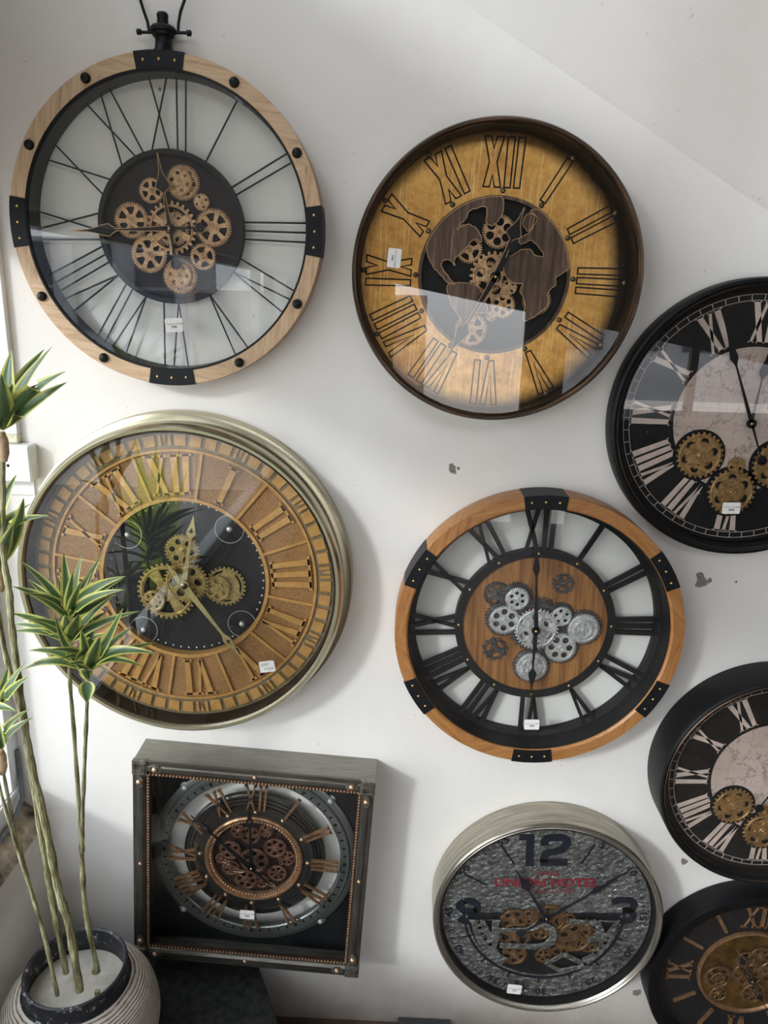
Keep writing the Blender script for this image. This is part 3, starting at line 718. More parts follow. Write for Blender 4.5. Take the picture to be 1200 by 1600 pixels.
# ------------------------------------------------------------------ clock 2: gold leaf world-map clock
c2 = tag(empty('wall_clock', (.1572, 0, .0461), (0, .0235, 0)), 'round gold-leaf wall clock with a brown map centre over gears and black outlined numerals', 'clock')
ring(c2, 'frame', [(.2560, .004), (.2585, .020), (.2596, .066), (.2585, .074), (.2555, .078), (.2520, .0775), (.2500, .072), (.2490, .070), (.2475, .0705), (.2470, .066), (.2470, .004)], M['bronze_rim'], label='burnished dark bronze rim')
ring(c2, 'inner_rim', [(.2472, .018), (.2472, .0672), (.2455, .0672), (.2450, .0195), (.2450, .018)], M['dark_brown'])
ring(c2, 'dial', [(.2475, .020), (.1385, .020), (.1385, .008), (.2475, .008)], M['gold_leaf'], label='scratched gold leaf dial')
disc(c2, 'back_plate', .140, .004, .012, M['matte_black'])
ring(c2, 'map_ring', [(.1400, .020), (.1398, .0225), (.1340, .0228), (.1335, .020)], M['brown_metal'])
for i in range(12):
    txt = NUM[i]; a = i * PI / 6; r0 = .153; h = .083; T = .0115; gap = .0065; wx = .033
    loops = []; x = 0
    for ch in txt:
        if ch == 'I': loops.append(([(0, 0), (T, 0), (T, h), (0, h)], x)); x += T + gap
        elif ch == 'V':
            Wd = .030; yb = h * .30
            loops.append(([(Wd * .5 - T * .45, 0), (Wd * .5 + T * .45, 0), (Wd, h), (Wd - T * .8, h), (Wd / 2, yb), (T * .8, h), (0, h)], x)); x += Wd + gap
        else:
            Wd = wx; yb = h * (Wd / 2 - T) / (Wd - T)
            loops.append(([(0, 0), (T, 0), (Wd / 2, yb), (Wd - T, 0), (Wd, 0), ((Wd + T) / 2 + .001, h / 2), (Wd, h), (Wd - T, h), (Wd / 2, h - yb), (T, h), (0, h), ((Wd - T) / 2 - .001, h / 2)], x)); x += Wd + gap
    tot = x - gap; mb = MB()
    for lp, ox in loops:
        for q in band([polar(a, r0, ox + p[0] - tot / 2, p[1], .10, h) for p in lp], .0027, True): mb.prism(q, .0195, .0206)
    mb.build('numeral', M['matte_black'], c2, smooth=False, label='black outlined numeral')
for rr_, ln in ((.2478, [(.0047, .2452), (.1252, .2117), (.2123, .1211), (.2423, -.0003), (.2136, -.1143), (.1207, -.2126), (-.0015, -.2461), (-.1235, -.2112), (-.2141, -.1161), (-.2427, -.0002), (-.2111, .124), (-.1339, .2025)]),
                (.144, [(.0035, .1449), (.0737, .124), (.1257, .0719), (.1433, .0019), (.1263, -.0702), (.0686, -.1253), (-.0003, -.1449), (-.0695, -.1262), (-.1267, -.0666), (-.1416, -.0041), (-.1233, .0722), (-.0834, .1178)])):
    for a, b_ in ln:
        l_ = math.hypot(a, b_); k = min(1., .2405 / l_) if rr_ > .2 else 1.02
        MB().dome(a * k, b_ * k, .020, .0050, .004, 18, 5).build('stud', M['bronze_stud'], c2)
MA = [(-.1290, .0479), (-.1180, .0756), (-.1000, .0950), (-.0800, .1120), (-.0550, .1260), (-.0229, .1355), (.0009, .1372), (.0063, .1127), (-.0051, .0919), (-.0142, .0869), (-.0234, .0955), (-.0242, .118), (-.043, .1148), (-.0546, .1098), (-.0585, .0985), (-.0697, .0866), (-.0737, .0773), (-.0577, .0872), (-.0429, .0833), (-.0323, .0725), (-.0288, .0588), (-.0412, .0628), (-.0524, .0509), (-.0635, .0388), (-.0748, .0267), (-.074, .0152), (-.082, .0241), (-.0942, .0235), (-.0984, .014), (-.0848, -.0041), (-.0715, -.0176), (-.0866, -.0135), (-.1025, .0021), (-.1150, .0134)]
MBm = [(.0449, .0715), (.0563, .0788), (.0644, .0928), (.0681, .1043), (.055, .1149), (.0700, .1175), (.0960, .0970), (.1180, .0700), (.1310, .0400), (.1345, .0200), (.1127, .0031), (.114, -.0085), (.1009, -.0233), (.1009, -.047), (.0739, -.0724), (.0591, -.0731), (.0613, -.0443), (.0494, -.0234), (.0531, -.0115), (.0382, -.0098), (.0254, -.0034), (.0168, .0102), (.0175, .0288), (.038, .0437), (.0448, .0486), (.0617, .0494), (.0699, .0406), (.0869, .0391), (.0756, .0547), (.0601, .0653), (.0439, .0577), (.0382, .0666)]
MG = [(.0428, .0941), (.0485, .109), (.0603, .1095), (.0638, .0996), (.056, .0811), (.0484, .0853)]
MS = [(-.0838, -.0182), (-.0372, -.0159), (-.0200, -.0300), (-.0129, -.0431), (-.0086, -.0644), (-.033, -.0681), (-.0500, -.0900), (-.0572, -.0765), (-.0737, -.0556)]
def coast(pl, amp=.0011):
    """round the outline off and let it wander like a coastline"""
    n = len(pl); out = []
    for i in range(n):
        p0, p1, p2, p3 = (Vector(pl[(i + k) % n]) for k in (-1, 0, 1, 2))
        for j in range(4):
            t = j / 4; q = .5 * (2 * p1 + (p2 - p0) * t + (2 * p0 - 5 * p1 + 4 * p2 - p3) * t * t + (3 * p1 - p0 - 3 * p2 + p3) * t ** 3)
            k = len(out); q = q + Vector((math.sin(k * 2.3) + .6 * math.sin(k * 5.1), math.cos(k * 1.9) + .6 * math.sin(k * 4.3))) * amp * .5
            if q.length > .1365: q = q.normalized() * .1365
            out.append((q.x, q.y))
    return out
for pl in (MA, MBm, MG, MS):
    pl = coast(pl)
    o = MB().prism(pl, .026, .029).build('continent', M['brown_metal'], c2, smooth=False)
    eb = MB()
    for q in band(pl, .0012, True): eb.prism(q, .0275, .0297)
    eb.build('continent_edge', M['copper_edge'], o, smooth=False, label='thin copper edge')
put_gears(c2, [(.0021, .0783, .0301, .018, dict(holes=6, hr=.24)), (-.0487, .0448, .0244, .017, dict(windows=4)), (-.0103, -.0025, .0293, .014, dict(windows=5)), (.0211, -.051, .0236, .018), (-.0349, -.0975, .0313, .017, dict(windows=6)),
               (.0005, -.0714, .010, .020, dict(holes=3)), (.0832, -.0384, .0271, .016), (-.0648, .0797, .0097, .016, dict(holes=3)), (.0304, -.0172, .0148, .018, dict(holes=4))], M['gear_gold'])
put_gears(c2, [(-.0008, .0003, .0442, .020, dict(teeth=24, depth=.006, holes=6, hr=.20))], M['gear_gold'])
hand(c2, 'minute_hand', (.0005, -.0017), (-.0779, -.1496), M['black_satin'], .024, .67, .050, hub=.010, tail=.36, tail_r=.0105, edge=M['copper_edge'], base_w=.005)
hand(c2, 'hour_hand', (.0005, -.0017), (.041, .1177), M['black_satin'], .027, .64, .047, hub=.010, edge=M['copper_edge'], base_w=.005)
pivot_pin(c2, (.0005, -.0017), .054)
glass(c2, .2468, .0685)
sticker(c2, [(-.195, .0384), (-.171, .0368), (-.1747, .0034), (-.1975, .0056)], .0687)

# ------------------------------------------------------------------ clock 3: large champagne-rimmed relief clock
c3 = tag(empty('wall_clock', (-.4392, 0, -.5645), (0, -.09, 0)), 'large clock with champagne metal rim and tan relief numerals, partly behind the plant', 'clock')
ring(c3, 'frame', [(.3440, .000), (.3443, .018), (.3420, .027), (.3350, .030), (.3200, .0305), (.3170, .034), (.3165, .040), (.3250, .048), (.3290, .058), (.3295, .070), (.3270, .080), (.3215, .0858), (.3160, .0850), (.3135, .0800), (.3120, .0740), (.3115, .010), (.30, .0)], M['champagne'], n=200, label='champagne coloured metal rim')
ring(c3, 'dial', [(.3110, .040), (.1700, .040), (.1700, .028), (.3110, .028)], M['tan_ground'], label='rusty tan relief dial')
ring(c3, 'inner_rim', [(.3116, .028), (.3116, .0785), (.3104, .0785), (.3096, .041), (.3096, .028)], M['dark_brown'])
disc(c3, 'centre_plate', .172, .006, .026, M['matte_black'])
def ringprof(r0, r1, w0, w1): return [(r1, w0), (r1, w1), (r0, w1), (r0, w0)]
ring(c3, 'inner_band', ringprof(.1675, .1745, .026, .0445), M['tan_raised'])
ring(c3, 'middle_band', ringprof(.2675, .2725, .039, .0445), M['tan_raised'])
ring(c3, 'outer_band', ringprof(.2745, .3100, .039, .0415), M['tan_track'])
for i in range(12):
    a = (i + .5) * PI / 6
    MB().prism([polar(a, .172, x, y) for x, y in ((-.0028, 0), (.0028, 0), (.0028, .097), (-.0028, .097))], .039, .0442).build('divider_bar', M['tan_raised'], c3, smooth=False)
numerals(c3, M['tan_raised'], .1790, .083, .0122, .0070, .0098, .0350, .039, .0452, sf=.0048, sh=.0058, fan=.25, bevel=.0008)
blk = MB(); vee = MB()
for i in range(60):
    a = i * R(6)
    r0, r1 = .2790, .3020
    if i % 5 == 0:
        for x0, x1 in (((-.0125), (-.0065)), ((.0065), (.0125))): blk.prism([polar(a, r0, x, y) for x, y in ((x0, 0), (x1, 0), (x1 * 1.05, r1 - r0), (x0 * 1.05, r1 - r0))], .041, .0452)
        blk.prism([polar(a, r0, x, y) for x, y in ((-.004, r1 - r0), (0, .004), (.004, r1 - r0))], .041, .0452)
    else:
        blk.prism([polar(a, r0, x, y) for x, y in ((-.0110, 0), (.0110, 0), (.0120, r1 - r0), (-.0120, r1 - r0))], .041, .0452)
blk.build('minute_track', M['tan_raised'], c3, smooth=False, bevel=.0008)
st = MB()
for i in range(60):
    a = i * R(6)
    if i % 15 in (6, 7, 8, 9) : continue
    st.dome(.160 * math.sin(a), .160 * math.cos(a), .026, .0022, .002, 10, 3)
st.build('pin_ring', M['gear_silver'], c3)
for a, b_ in ((.0917, .1064), (.1125, -.1012), (-.0976, -.1231), (-.1188, .0879)):
    o = MB().dome(a, b_, .026, .0062, .006, 20, 6).build('screw_cap', M['gear_silver'], c3)
    MB().lathe([(.0300, .0262), (.0300, .0272), (.0290, .0272), (.0290, .0262)], 40, (a, b_), True).build('washer_ring', M['gear_silver'], o)
put_gears(c3, [(-.0404, -.0301, .0618, .034, dict(teeth=34, depth=.0055, windows=4, wi=.36, wo=.78, hub=False)), (-.0669, -.0493, .0243, .040, dict(holes=7, hr=.13)), (.082, -.0141, .0430, .034, dict(teeth=28, depth=.0045, windows=3, wi=.70, wo=.80)),
               (.0665, -.0179, .0292, .039, dict(holes=6)), (-.0028, .0618, .0359, .040, dict(teeth=30, depth=.0035, holes=6, hr=.16))], M['gear_brass'])
put_gears(c3, [(.004, -.0039, .0461, .045, dict(teeth=34, depth=.0045, holes=6)), (.004, -.0039, .036, .031, dict(holes=5))], M['gear_brass'])
hand(c3, 'minute_hand', (.0022, -.0044), (.1143, -.1586), M['brass_hand'], .017, .78, .060, hub=.010, base_w=.006, open_=True)
hand(c3, 'hour_hand', (.0022, -.0044), (.0281, .1411), M['brass_hand'], .019, .76, .056, hub=.010, base_w=.005, open_=True)
MB().prism([(-.004, .004), (-.0105, .021), (-.0215, .031), (-.0300, .041), (-.0265, .026), (-.0185, .014), (-.011, -.001), (0, -.009)], .0585, .0605).build('counterweight', M['brass_hand'], c3, smooth=False)
pivot_pin(c3, (.0022, -.0044), .064, 'brass_hand', .004)
glass(c3, .3125, .078)
sticker(c3, [(.1563, -.1618), (.1877, -.1563), (.1918, -.1802), (.1597, -.1864)], .0783, handwritten=True)
for o in c3.children:
    if o.name.startswith(('price_sticker', 'gear', 'minute_hand', 'hour_hand', 'screw_cap', 'counterweight', 'pivot_pin')): o.rotation_euler.y = .09   # their own places were taken upright

# ------------------------------------------------------------------ clock 4: teak clock with silver gears
c4 = tag(empty('wall_clock', (.2871, 0, -.6474), (0, -.0277, 0)), 'warm brown wood clock with black bar numerals and silver gears on its wooden centre', 'clock')
ring(c4, 'frame', [(.2919, .003), (.2919, .0700), (.2910, .0716), (.2690, .0716), (.2655, .0690), (.2645, .0640), (.2645, .003)], M['wood_warm'], label='warm brown wood ring')
ring(c4, 'inner_rim', [(.2645, .002), (.2645, .0655), (.2630, .0655), (.2600, .022), (.2500, .018), (.2500, .002)], M['charcoal'])
for a in (0, 60, 120, 180, 240, 300): bracket(c4, R(a), R(8.5), .2665, .2919, .0716, .066, M['black'])
disc(c4, 'wood_disc', .1525, .004, .020, M['wood_disc'])
ring(c4, 'numeral_ring', ringprof(.1500, .1665, .003, .0235), M['charcoal'])
for i in range(12):
    a = i * PI / 6; MB().dome(.1585 * math.sin(a), .1585 * math.cos(a), .0235, .0032, .0024, 14, 4).build('rivet', M['brass_stud'], c4)
numerals(c4, M['charcoal'], .1640, .0935, .0095, .0075, .0055, .033, .014, .0215, fan=.15)
put_gears(c4, [(-.0408, .0637, .0330, .0205, dict(mat=M['gear_iron'], teeth=26)), (-.0653, .0154, .0400, .0200, dict(mat=M['gear_iron'], teeth=34)), (.0519, .025, .0280, .0200, dict(mat=M['gear_iron'])), (.0991, -.0027, .0400, .0205, dict(mat=M['gear_iron'], teeth=28, depth=.005)),
               (.0541, -.0455, .0410, .0198, dict(mat=M['gear_iron'], teeth=34)), (-.0035, -.0908, .0400, .0202, dict(mat=M['gear_iron'], teeth=30)), (.0526, .094, .0226, .0205, dict(mat=M['gear_iron'], teeth=14, depth=.004, windows=4, hole0=.18, hub=False)),
               (-.0821, -.054, .0264, .0205, dict(mat=M['gear_iron'], teeth=11, depth=.004, windows=3, hole0=.14, hub=False)), (-.0821, .0698, .0274, .0200, dict(mat=M['gear_iron'], windows=7, wi=.45)), (.0013, .004, .062, .0212, dict(mat=M['gear_iron'], teeth=26, depth=.007, hub=False))], M['gear_iron'], th=.004, hr=.1)
put_gears(c4, [(-.0408, .0637, .0251, .031, dict(holes=6, hr=.15, hd=.5)), (-.0653, .0154, .0322, .0285, dict(holes=6, hr=.20, hd=.56)), (.0519, .025, .022, .030, dict(holes=5, hr=.17)), (.0991, -.0027, .0336, .0275, dict(holes=0)), (.0976, -.0028, .0214, .031, dict(holes=6, hr=.17)),
               (.0541, -.0455, .0333, .0285, dict(holes=6, hr=.20)), (-.0035, -.0908, .0337, .0280, dict(holes=0)), (-.0041, -.0908, .0234, .0315, dict(holes=6, hr=.17))], M['gear_silver'])
put_gears(c4, [(.0013, -.0022, .0462, .0330, dict(teeth=36, depth=.0042, holes=6, hr=.20, hd=.60)), (.0013, -.0022, .036, .0290, dict(holes=4, hr=.2))], M['gear_silver'])
hand(c4, 'minute_hand', (-.0022, .0013), (-.0112, .1974), M['black'], .0135, .70, .052, hub=.009, tail=.27, base_w=.004)
hand(c4, 'hour_hand', (-.0022, .0013), (-.0054, -.1475), M['black'], .0165, .68, .048, hub=.009, base_w=.004)
pivot_pin(c4, (-.0022, .0013), .056)
glass(c4, .2640, .0645)
sticker(c4, [(-.0195, -.1953), (.0122, -.1948), (.0144, -.2182), (-.0183, -.2188)], .0648)

# ------------------------------------------------------------------ black map clocks
def map_clock(loc, rot, r, dep_, fw, label, face_w, gears_, hands_, stick=None):
    k = tag(empty('wall_clock', loc, (0, rot, 0)), label, 'clock', 'black map clocks')
    sc = r / .2656
    ring(k, 'frame', [(r * .985, .0), (r, .003), (r, dep_ - .008), (r * .99, dep_ - .002), (r - fw * .35, dep_), (r - fw * .55, dep_ - .002), (r - fw * .70, dep_ + .000), (r - fw * .9, dep_ - .003), (r - fw, dep_ - .006), (r - fw, .0)], M['black_satin'], label='black rim')
    rb = r - fw * .62
    ring(k, 'rim_edging', [(rb + .0016, dep_ - .001), (rb, dep_ + .0012), (rb - .0016, dep_ - .001)], M['bronze_rim'], closed=False, label='thin bronze line')
    f = face_w
    disc(k, 'dial', r - fw, f - .008, f, M['black_print'], label='black printed dial')
    disc(k, 'map_disc', .1395 * sc, f, f + .0012, M['map'], label='pinkish old map print')
    tr = MB()
    for q in (.2235, .2345): tr.lathe([((q + .0009) * sc, f), ((q + .0009) * sc, f + .0008), (q * sc, f + .0008), (q * sc, f)], 120, (0, 0), True)
    for i in range(60):
        a = i * R(6) + R(3); tr.prism([polar(a, .2235 * sc, x, y) for x, y in ((-.0006, 0), (.0006, 0), (.0006, .011 * sc), (-.0006, .011 * sc))], f, f + .0008)
    tr.build('minute_track', M['cream_print'], k, smooth=False)
    numerals(k, M['cream_print'], .146 * sc, .076 * sc, .0105 * sc, .0055 * sc, .0042 * sc, .027 * sc, f, f + .0009, sf=.0028 * sc, sh=.0022 * sc, fan=.2)
    for i, g in enumerate(gears_):
        if i < 3: disc(k, 'gear_well', g[2] * 1.10, f, f + .002, M['matte_black'], (g[0], g[1]), 48)
    put_gears(k, [(*g[:3], f + .004 + .0004 * i, dict(teeth=26, depth=.0045, holes=6, hr=.185, hd=.58) if i < 3 else dict(holes=3)) for i, g in enumerate(gears_)], M['gear_gold2'], th=.003)
    put_gears(k, [(g[0], g[1], g[2] * .62, f + .0021, dict(holes=0, hub=False, rim=False)) for g in gears_[:3]], M['gear_gold2'], th=.0015)
    piv = hands_[0]
    hand(k, 'minute_hand', piv, hands_[1], M['black_satin'], .0145 * sc, .68, f + .017, hub=.009, tail=.38, tail_r=.0095, base_w=.003)
    hand(k, 'hour_hand', piv, hands_[2], M['black_satin'], .016 * sc, .64, f + .013, hub=.009, base_w=.003)
    pivot_pin(k, piv, f + .020)
    glass(k, r - fw, dep_ - .006)
    if stick: sticker(k, stick, dep_ - .0058)
    return k
A5 = .05
def rt_(p, a): return (p[0] * math.cos(a) - p[1] * math.sin(a), p[0] * math.sin(a) + p[1] * math.cos(a))
g5 = [(*rt_(g[:2], A5), g[2]) for g in ((-.0823, -.0694, .0460), (-.0111, -.1401, .0464), (.0668, -.0842, .0460), (-.0096, -.0867, .0172))]
map_clock((.6597, 0, -.2072), A5, .2656, .0400, .0225, 'black map clock with white price sticker, right edge, beside the gold-leaf clock', .018, g5,
          [rt_((.003, -.0029), A5), rt_((-.0747, .1817), A5), rt_((.0170, .150), A5)], [rt_(q, A5) for q in ((-.029, -.1586), (.0057, -.1574), (.0073, -.1841), (-.0278, -.1816))])
g8 = [(-.0756, -.0668, .0435), (-.0029, -.1268, .0440), (.062, -.085, .0435), (-.006, -.078, .0160)]
map_clock((.8121, 0, -.9643), 0, .2469, .0905, .0170, 'deep black map clock without a sticker, right edge, lower of the two', .060, g8,
          [(.004, -.001), (.085, .160), (.105, .045)], None)

# ------------------------------------------------------------------ clock 9: black clock with bronze numerals, bottom right corner
c9 = tag(empty('wall_clock', (.856, 0, -1.513), (0, 0, 0)), 'matte black clock with bronze numerals and amber geared centre, in the bottom right corner', 'clock')
ring(c9, 'frame', [(.2400, .0), (.2440, .003), (.2440, .058), (.2420, .063), (.2230, .063), (.2180, .060), (.2160, .056), (.2160, .0)], M['black_satin'], label='black rim')
disc(c9, 'dial', .2165, .012, .026, M['matte_black'])
disc(c9, 'centre_disc', .1130, .026, .0275, M['amber'])
ring(c9, 'centre_ring', [(.1180, .026), (.1170, .032), (.1120, .033), (.1080, .028)], M['copper'])
numerals(c9, M['copper'], .1300, .0600, .0085, .0055, .0065, .034, .026, .030, which=(0, 3, 6, 9), sf=.0045, sh=.0045, bevel=.0006)
for i in (1, 2, 4, 5, 7, 8, 10, 11):
    a = i * PI / 6
    MB().prism([polar(a, .134, x, y) for x, y in [(.0042 * math.cos(t * PI / 8 + PI), .0042 * math.sin(t * PI / 8 + PI)) for t in range(9)] + [(.0042 * math.cos(t * PI / 8), .050 + .0042 * math.sin(t * PI / 8)) for t in range(9)]], .026, .030).build('hour_bar', M['copper'], c9, smooth=False)
put_gears(c9, [(-.0700, -.011, .0335, .032, dict(windows=6)), (-.0700, -.011, .018, .036, dict(holes=6)), (-.060, -.062, .022, .030), (-.012, .042, .024, .032, dict(windows=5)), (.022, .050, .030, .030), (.055, .010, .036, .031, dict(windows=6)), (.02, -.055, .030, .031), (0, 0, .040, .030)], M['gear_bronze'])
hand(c9, 'minute_hand', (.0035, -.006), (-.045, .085), M['black'], .018, .6, .046, hub=.008, edge=M['copper_edge'], base_w=.003)
hand(c9, 'hour_hand', (.0035, -.006), (.050, -.085), M['black'], .02, .6, .042, hub=.008, edge=M['copper_edge'], base_w=.003, tail=.3, tail_r=.008)
pivot_pin(c9, (.0035, -.006), .050)
glass(c9, .2165, .0575)

# ------------------------------------------------------------------ clock 7: zinc hotel clock
c7 = tag(empty('wall_clock', (.3612, 0, -1.3431), (0, -.05, 0)), 'deep brushed nickel wall clock with a hammered zinc dial, big 12 and red hotel lettering', 'clock')
A7 = -.05
def r7(p): return rt_(p, A7)
ring(c7, 'frame', [(.2560, .0), (.2584, .003), (.2584, .0760), (.2575, .0800), (.2545, .0832), (.2510, .0832), (.2490, .0805), (.2475, .0815), (.2450, .0800), (.2425, .0770), (.2415, .0)], M['nickel'], label='brushed nickel rim')
ring(c7, 'inner_rim', [(.2418, .0765), (.2400, .076), (.2394, .0585), (.2365, .0600), (.2365, .050)], M['black'], closed=False)
disc(c7, 'dial', .2398, .040, .058, M['zinc'], label='hammered grey zinc dial')
def stroke7(pts, wd, w0=.020, w1=.0212):
    mb = MB()
    for q in band(pts, wd): mb.prism(q, w0, w1)
    return mb
def arcpts(cx, cy, rx, ry, a0, a1, n=10): return [(cx + rx * math.cos(R(a0 + (a1 - a0) * i / n)), cy + ry * math.sin(R(a0 + (a1 - a0) * i / n))) for i in range(n + 1)]
CY = -.0265   # the print sits a little low of the rim's centre
x0, y0, y1 = -.0555, .1010, .1860
MB().prism([(x0 + .012, y0), (x0 + .030, y0), (x0 + .030, y1), (x0 - .004, y1), (x0 - .004, y1 - .016), (x0 + .012, y1 - .016)][::1], .020, .0212).build('dial_figure', M['navy'], c7, smooth=False, label='dark figure 1 of the 12')
T7 = .0185
two = [(x0 + .0535, y1 - .030)] + arcpts(x0 + .0665, y1 - T7 / 2 - .013, .013, .013, 180, 90, 5) + arcpts(x0 + .0915, y1 - T7 / 2 - .013, .013, .013, 90, -20, 6) + [(x0 + .094, y0 + .043), (x0 + .068, y0 + .036)] + arcpts(x0 + .0665, y0 + .022, .012, .014, 100, 180, 5) + [(x0 + .0535, y0 + T7 * .5 - .0), ]
mb = stroke7(two, T7); mb.prism([(x0 + .0445, y0), (x0 + .107, y0), (x0 + .107, y0 + T7), (x0 + .0445, y0 + T7)], .020, .0212)
mb.build('dial_figure', M['navy'], c7, smooth=False, label='dark figure 2 of the 12')
def three(cx, cy, wd, h, T, flip=False):
    s_ = -1 if flip else 1; rr2 = .013
    f = lambda p: (cx + s_ * p[0], cy + s_ * p[1]) if flip else (cx + p[0], cy + p[1])
    x1, t_ = wd / 2 - T / 2, h / 2 - T / 2
    top = [(-x1, t_ - .012), (-x1, t_ - .004)] + [(-x1 + .006, t_)] + [(x1 - rr2, t_)] + arcpts(x1 - rr2, t_ - rr2, rr2, rr2, 80, 0, 4) + [(x1, .012)] + [(x1 - .006, .001), (-x1 + .018, .0)]
    bot = [(-x1 + .018, 0), (x1 - .006, -.001), (x1, -.012)] + arcpts(x1 - rr2, -t_ + rr2, rr2, rr2, 0, -80, 4) + [(-x1 + .006, -t_), (-x1, -t_ + .004), (-x1, -t_ + .012)]
    mb = MB()
    for path in (top, bot):
        for q in band([f(p) for p in path], T): mb.prism(q, .020, .0212)
    return mb
three(.188, -.0229, .060, .075, .017).build('dial_figure', M['navy'], c7, smooth=False, label='dark figure 3')
def nine(cx, cy, wd, h, T):
    x1, t_ = wd / 2 - T / 2, h / 2 - T / 2; q_ = .011
    loop = [(-x1 + q_, t_), (x1 - q_, t_), (x1, t_ - q_), (x1, -t_ + q_), (x1 - q_, -t_), (-x1 + q_, -t_), (-x1, -t_ + q_ * .9)]
    loop2 = [(x1, .0), (-x1 + q_, .0), (-x1, q_), (-x1, t_ - q_), (-x1 + q_, t_)]
    mb = MB()
    for path in (loop, loop2):
        for q in band([(cx + p[0], cy + p[1]) for p in path], T): mb.prism(q, .020, .0212)
    return mb
nine(-.1737, -.0260, .058, .075, .017).build('dial_figure', M['navy'], c7, smooth=False, label='dark figure 9')
text_obj('lettering', 'PARIS', .019, *r7((.0058, .0788)), .0203, M['red'], c7, 1.05, bold=.0)
text_obj('lettering', 'UNION HOTEL', .0315, *r7((.0035, .0535)), .0203, M['red'], c7, 1.13, bold=.0012)
text_obj('lettering', '157 Rue Du Bac', .0155, *r7((.0095, .0320)), .0203, M['red'], c7, 1.22, bold=.0)
for p0, p1 in (((-.1073, .151), (-.0747, .1022)), ((.1034, .1633), (.078, .1112)), ((-.1854, .0683), (-.1345, .0413)), ((.1843, .0934), (.1399, .0617))):
    mb = MB()
    for q in band([r7(p0), r7(p1)], .0045): mb.prism(q, .020, .0212)
    mb.build('hour_mark', M['navy'], c7, smooth=False)
for n_, n7 in (('45', (-.2257, -.0054)), ('15', (.2200, .0070)), ('10', (.1845, .1300)), ('20', (.1950, -.0936)), ('40', (-.1932, -.1126)), ('35', (-.1063, -.1916)), ('30', (.0061, -.2198)), ('25', (.1205, -.1846)), ('5', (.1120, .1960)), ('55', (-.1120, .196)), ('50', (-.1960, .112))):
    q = Vector(r7(n7)); q = q.normalized() * .2200; rot = -math.atan2(q.x, q.y)
    text_obj('minute_figure', n_, .0225, q.x, q.y, .0203, M['navy'], c7, 1.25, bold=.0006, rot=rot)
tk_ = MB()
for i in range(60):
    if i % 5 == 0 or i < 5 or i > 44: continue
    a = i * R(6); tk_.prism([polar(a, .2140, x, y) for x, y in ((-.0008, 0), (.0008, 0), (.0008, .012), (-.0008, .012))], .020, .0208)
tk_.build('minute_track', M['navy'], c7, smooth=False)
# half-round movement window
cc = (.0024, -.0320)
half = [(cc[0] + .188 * math.cos(R(t)), cc[1] + .188 * math.sin(R(t))) for t in range(180, 361, 6)]
fr_ = half + [(.158, cc[1] + .000), (.158, cc[1] - .0), ]
MB().prism([(cc[0] + .178 * math.cos(R(t)), cc[1] + .178 * math.sin(R(t))) for t in range(180, 361, 6)], .0200, .0206).build('movement_window', M['matte_black'], c7, smooth=False, label='dark half-round opening')
mb = MB()
arc = [(cc[0] + .186 * math.cos(R(t)), cc[1] + .186 * math.sin(R(t))) for t in range(180, 361, 4)]
for q in band(arc, .005): mb.prism(q, .0205, .0225)
for q in band([(cc[0] - .188, cc[1]), (cc[0] + .188, cc[1])], .004): mb.prism(q, .0205, .0225)
for t in (200, 224, 246, 268, 290, 312, 338):
    p = [(cc[0] + k * math.cos(R(t)), cc[1] + k * math.sin(R(t))) for k in (.184, .202)]
    for q in band(p, .0030): mb.prism(q, .0205, .0225)
mb.build('window_border', M['navy'], c7, smooth=False)
def lobe_plate(pts, holes=()): return MB().prism(pts, .031, .0335, holes)
def seg_(r0, r1, t0, t1, n=12): return [(cc[0] + r1 * math.cos(R(t0 + (t1 - t0) * i / n)), cc[1] + r1 * math.sin(R(t0 + (t1 - t0) * i / n))) for i in range(n + 1)] + [(cc[0] + r0 * math.cos(R(t1 + (t0 - t1) * i / n)), cc[1] + r0 * math.sin(R(t1 + (t0 - t1) * i / n))) for i in range(n + 1)]
lp = [(cc[0] - .176, cc[1] - .008), *[(cc[0] + .170 * math.cos(R(t)), cc[1] + .172 * math.sin(R(t))) for t in range(186, 238, 6)], (-.078, -.150), (-.098, -.140), (-.108, -.118), (-.100, -.085), (-.104, -.060), (-.098, cc[1] - .008)]
lobe_plate(lp, [[(-.137, -.040), (-.118, -.040), (-.120, -.078)], circle(-.149, -.046, .004, 10), circle(-.147, -.062, .005, 10), circle(-.142, -.079, .004, 10), circle(-.134, -.094, .005, 10), circle(-.122, -.110, .005, 10)]).build('movement_bridge', M['zinc'], c7, smooth=False, bevel=.0008)
rp = [(cc[0] + .174, cc[1] - .008), (.105, cc[1] - .008), (.060, -.036), (.058, -.050), (.110, -.052), (.122, -.060), (.122, -.082), (.104, -.090), (.104, -.100), (.132, -.100), (.128, -.120), (.112, -.138), (.094, -.150), (.098, -.166), *[(cc[0] + .170 * math.cos(R(t)), cc[1] + .172 * math.sin(R(t))) for t in range(306, 356, 6)]]
lobe_plate(rp, [[(.131, -.042), (.164, -.045), (.146, -.078)], circle(.152, -.090, .004, 10), circle(.146, -.104, .005, 10), circle(.136, -.118, .004, 10), circle(.125, -.132, .005, 10), circle(.118, -.040, .003, 10), circle(.100, -.040, .003, 10)]).build('movement_bridge', M['zinc'], c7, smooth=False, bevel=.0008)
mp_ = [(-.104, -.074), (-.040, -.072), (-.020, -.068), (-.004, -.062), (.014, -.070), (.016, -.086), (.004, -.104), (-.016, -.108), (-.100, -.106), (-.100, -.120), (-.010, -.124), (.010, -.122), (.030, -.106), (.034, -.080), (.026, -.058), (.008, -.048), (-.020, -.050), (-.040, -.062), (-.104, -.062)]
lobe_plate(mp_).build('movement_bridge', M['zinc'], c7, smooth=False, bevel=.0008)
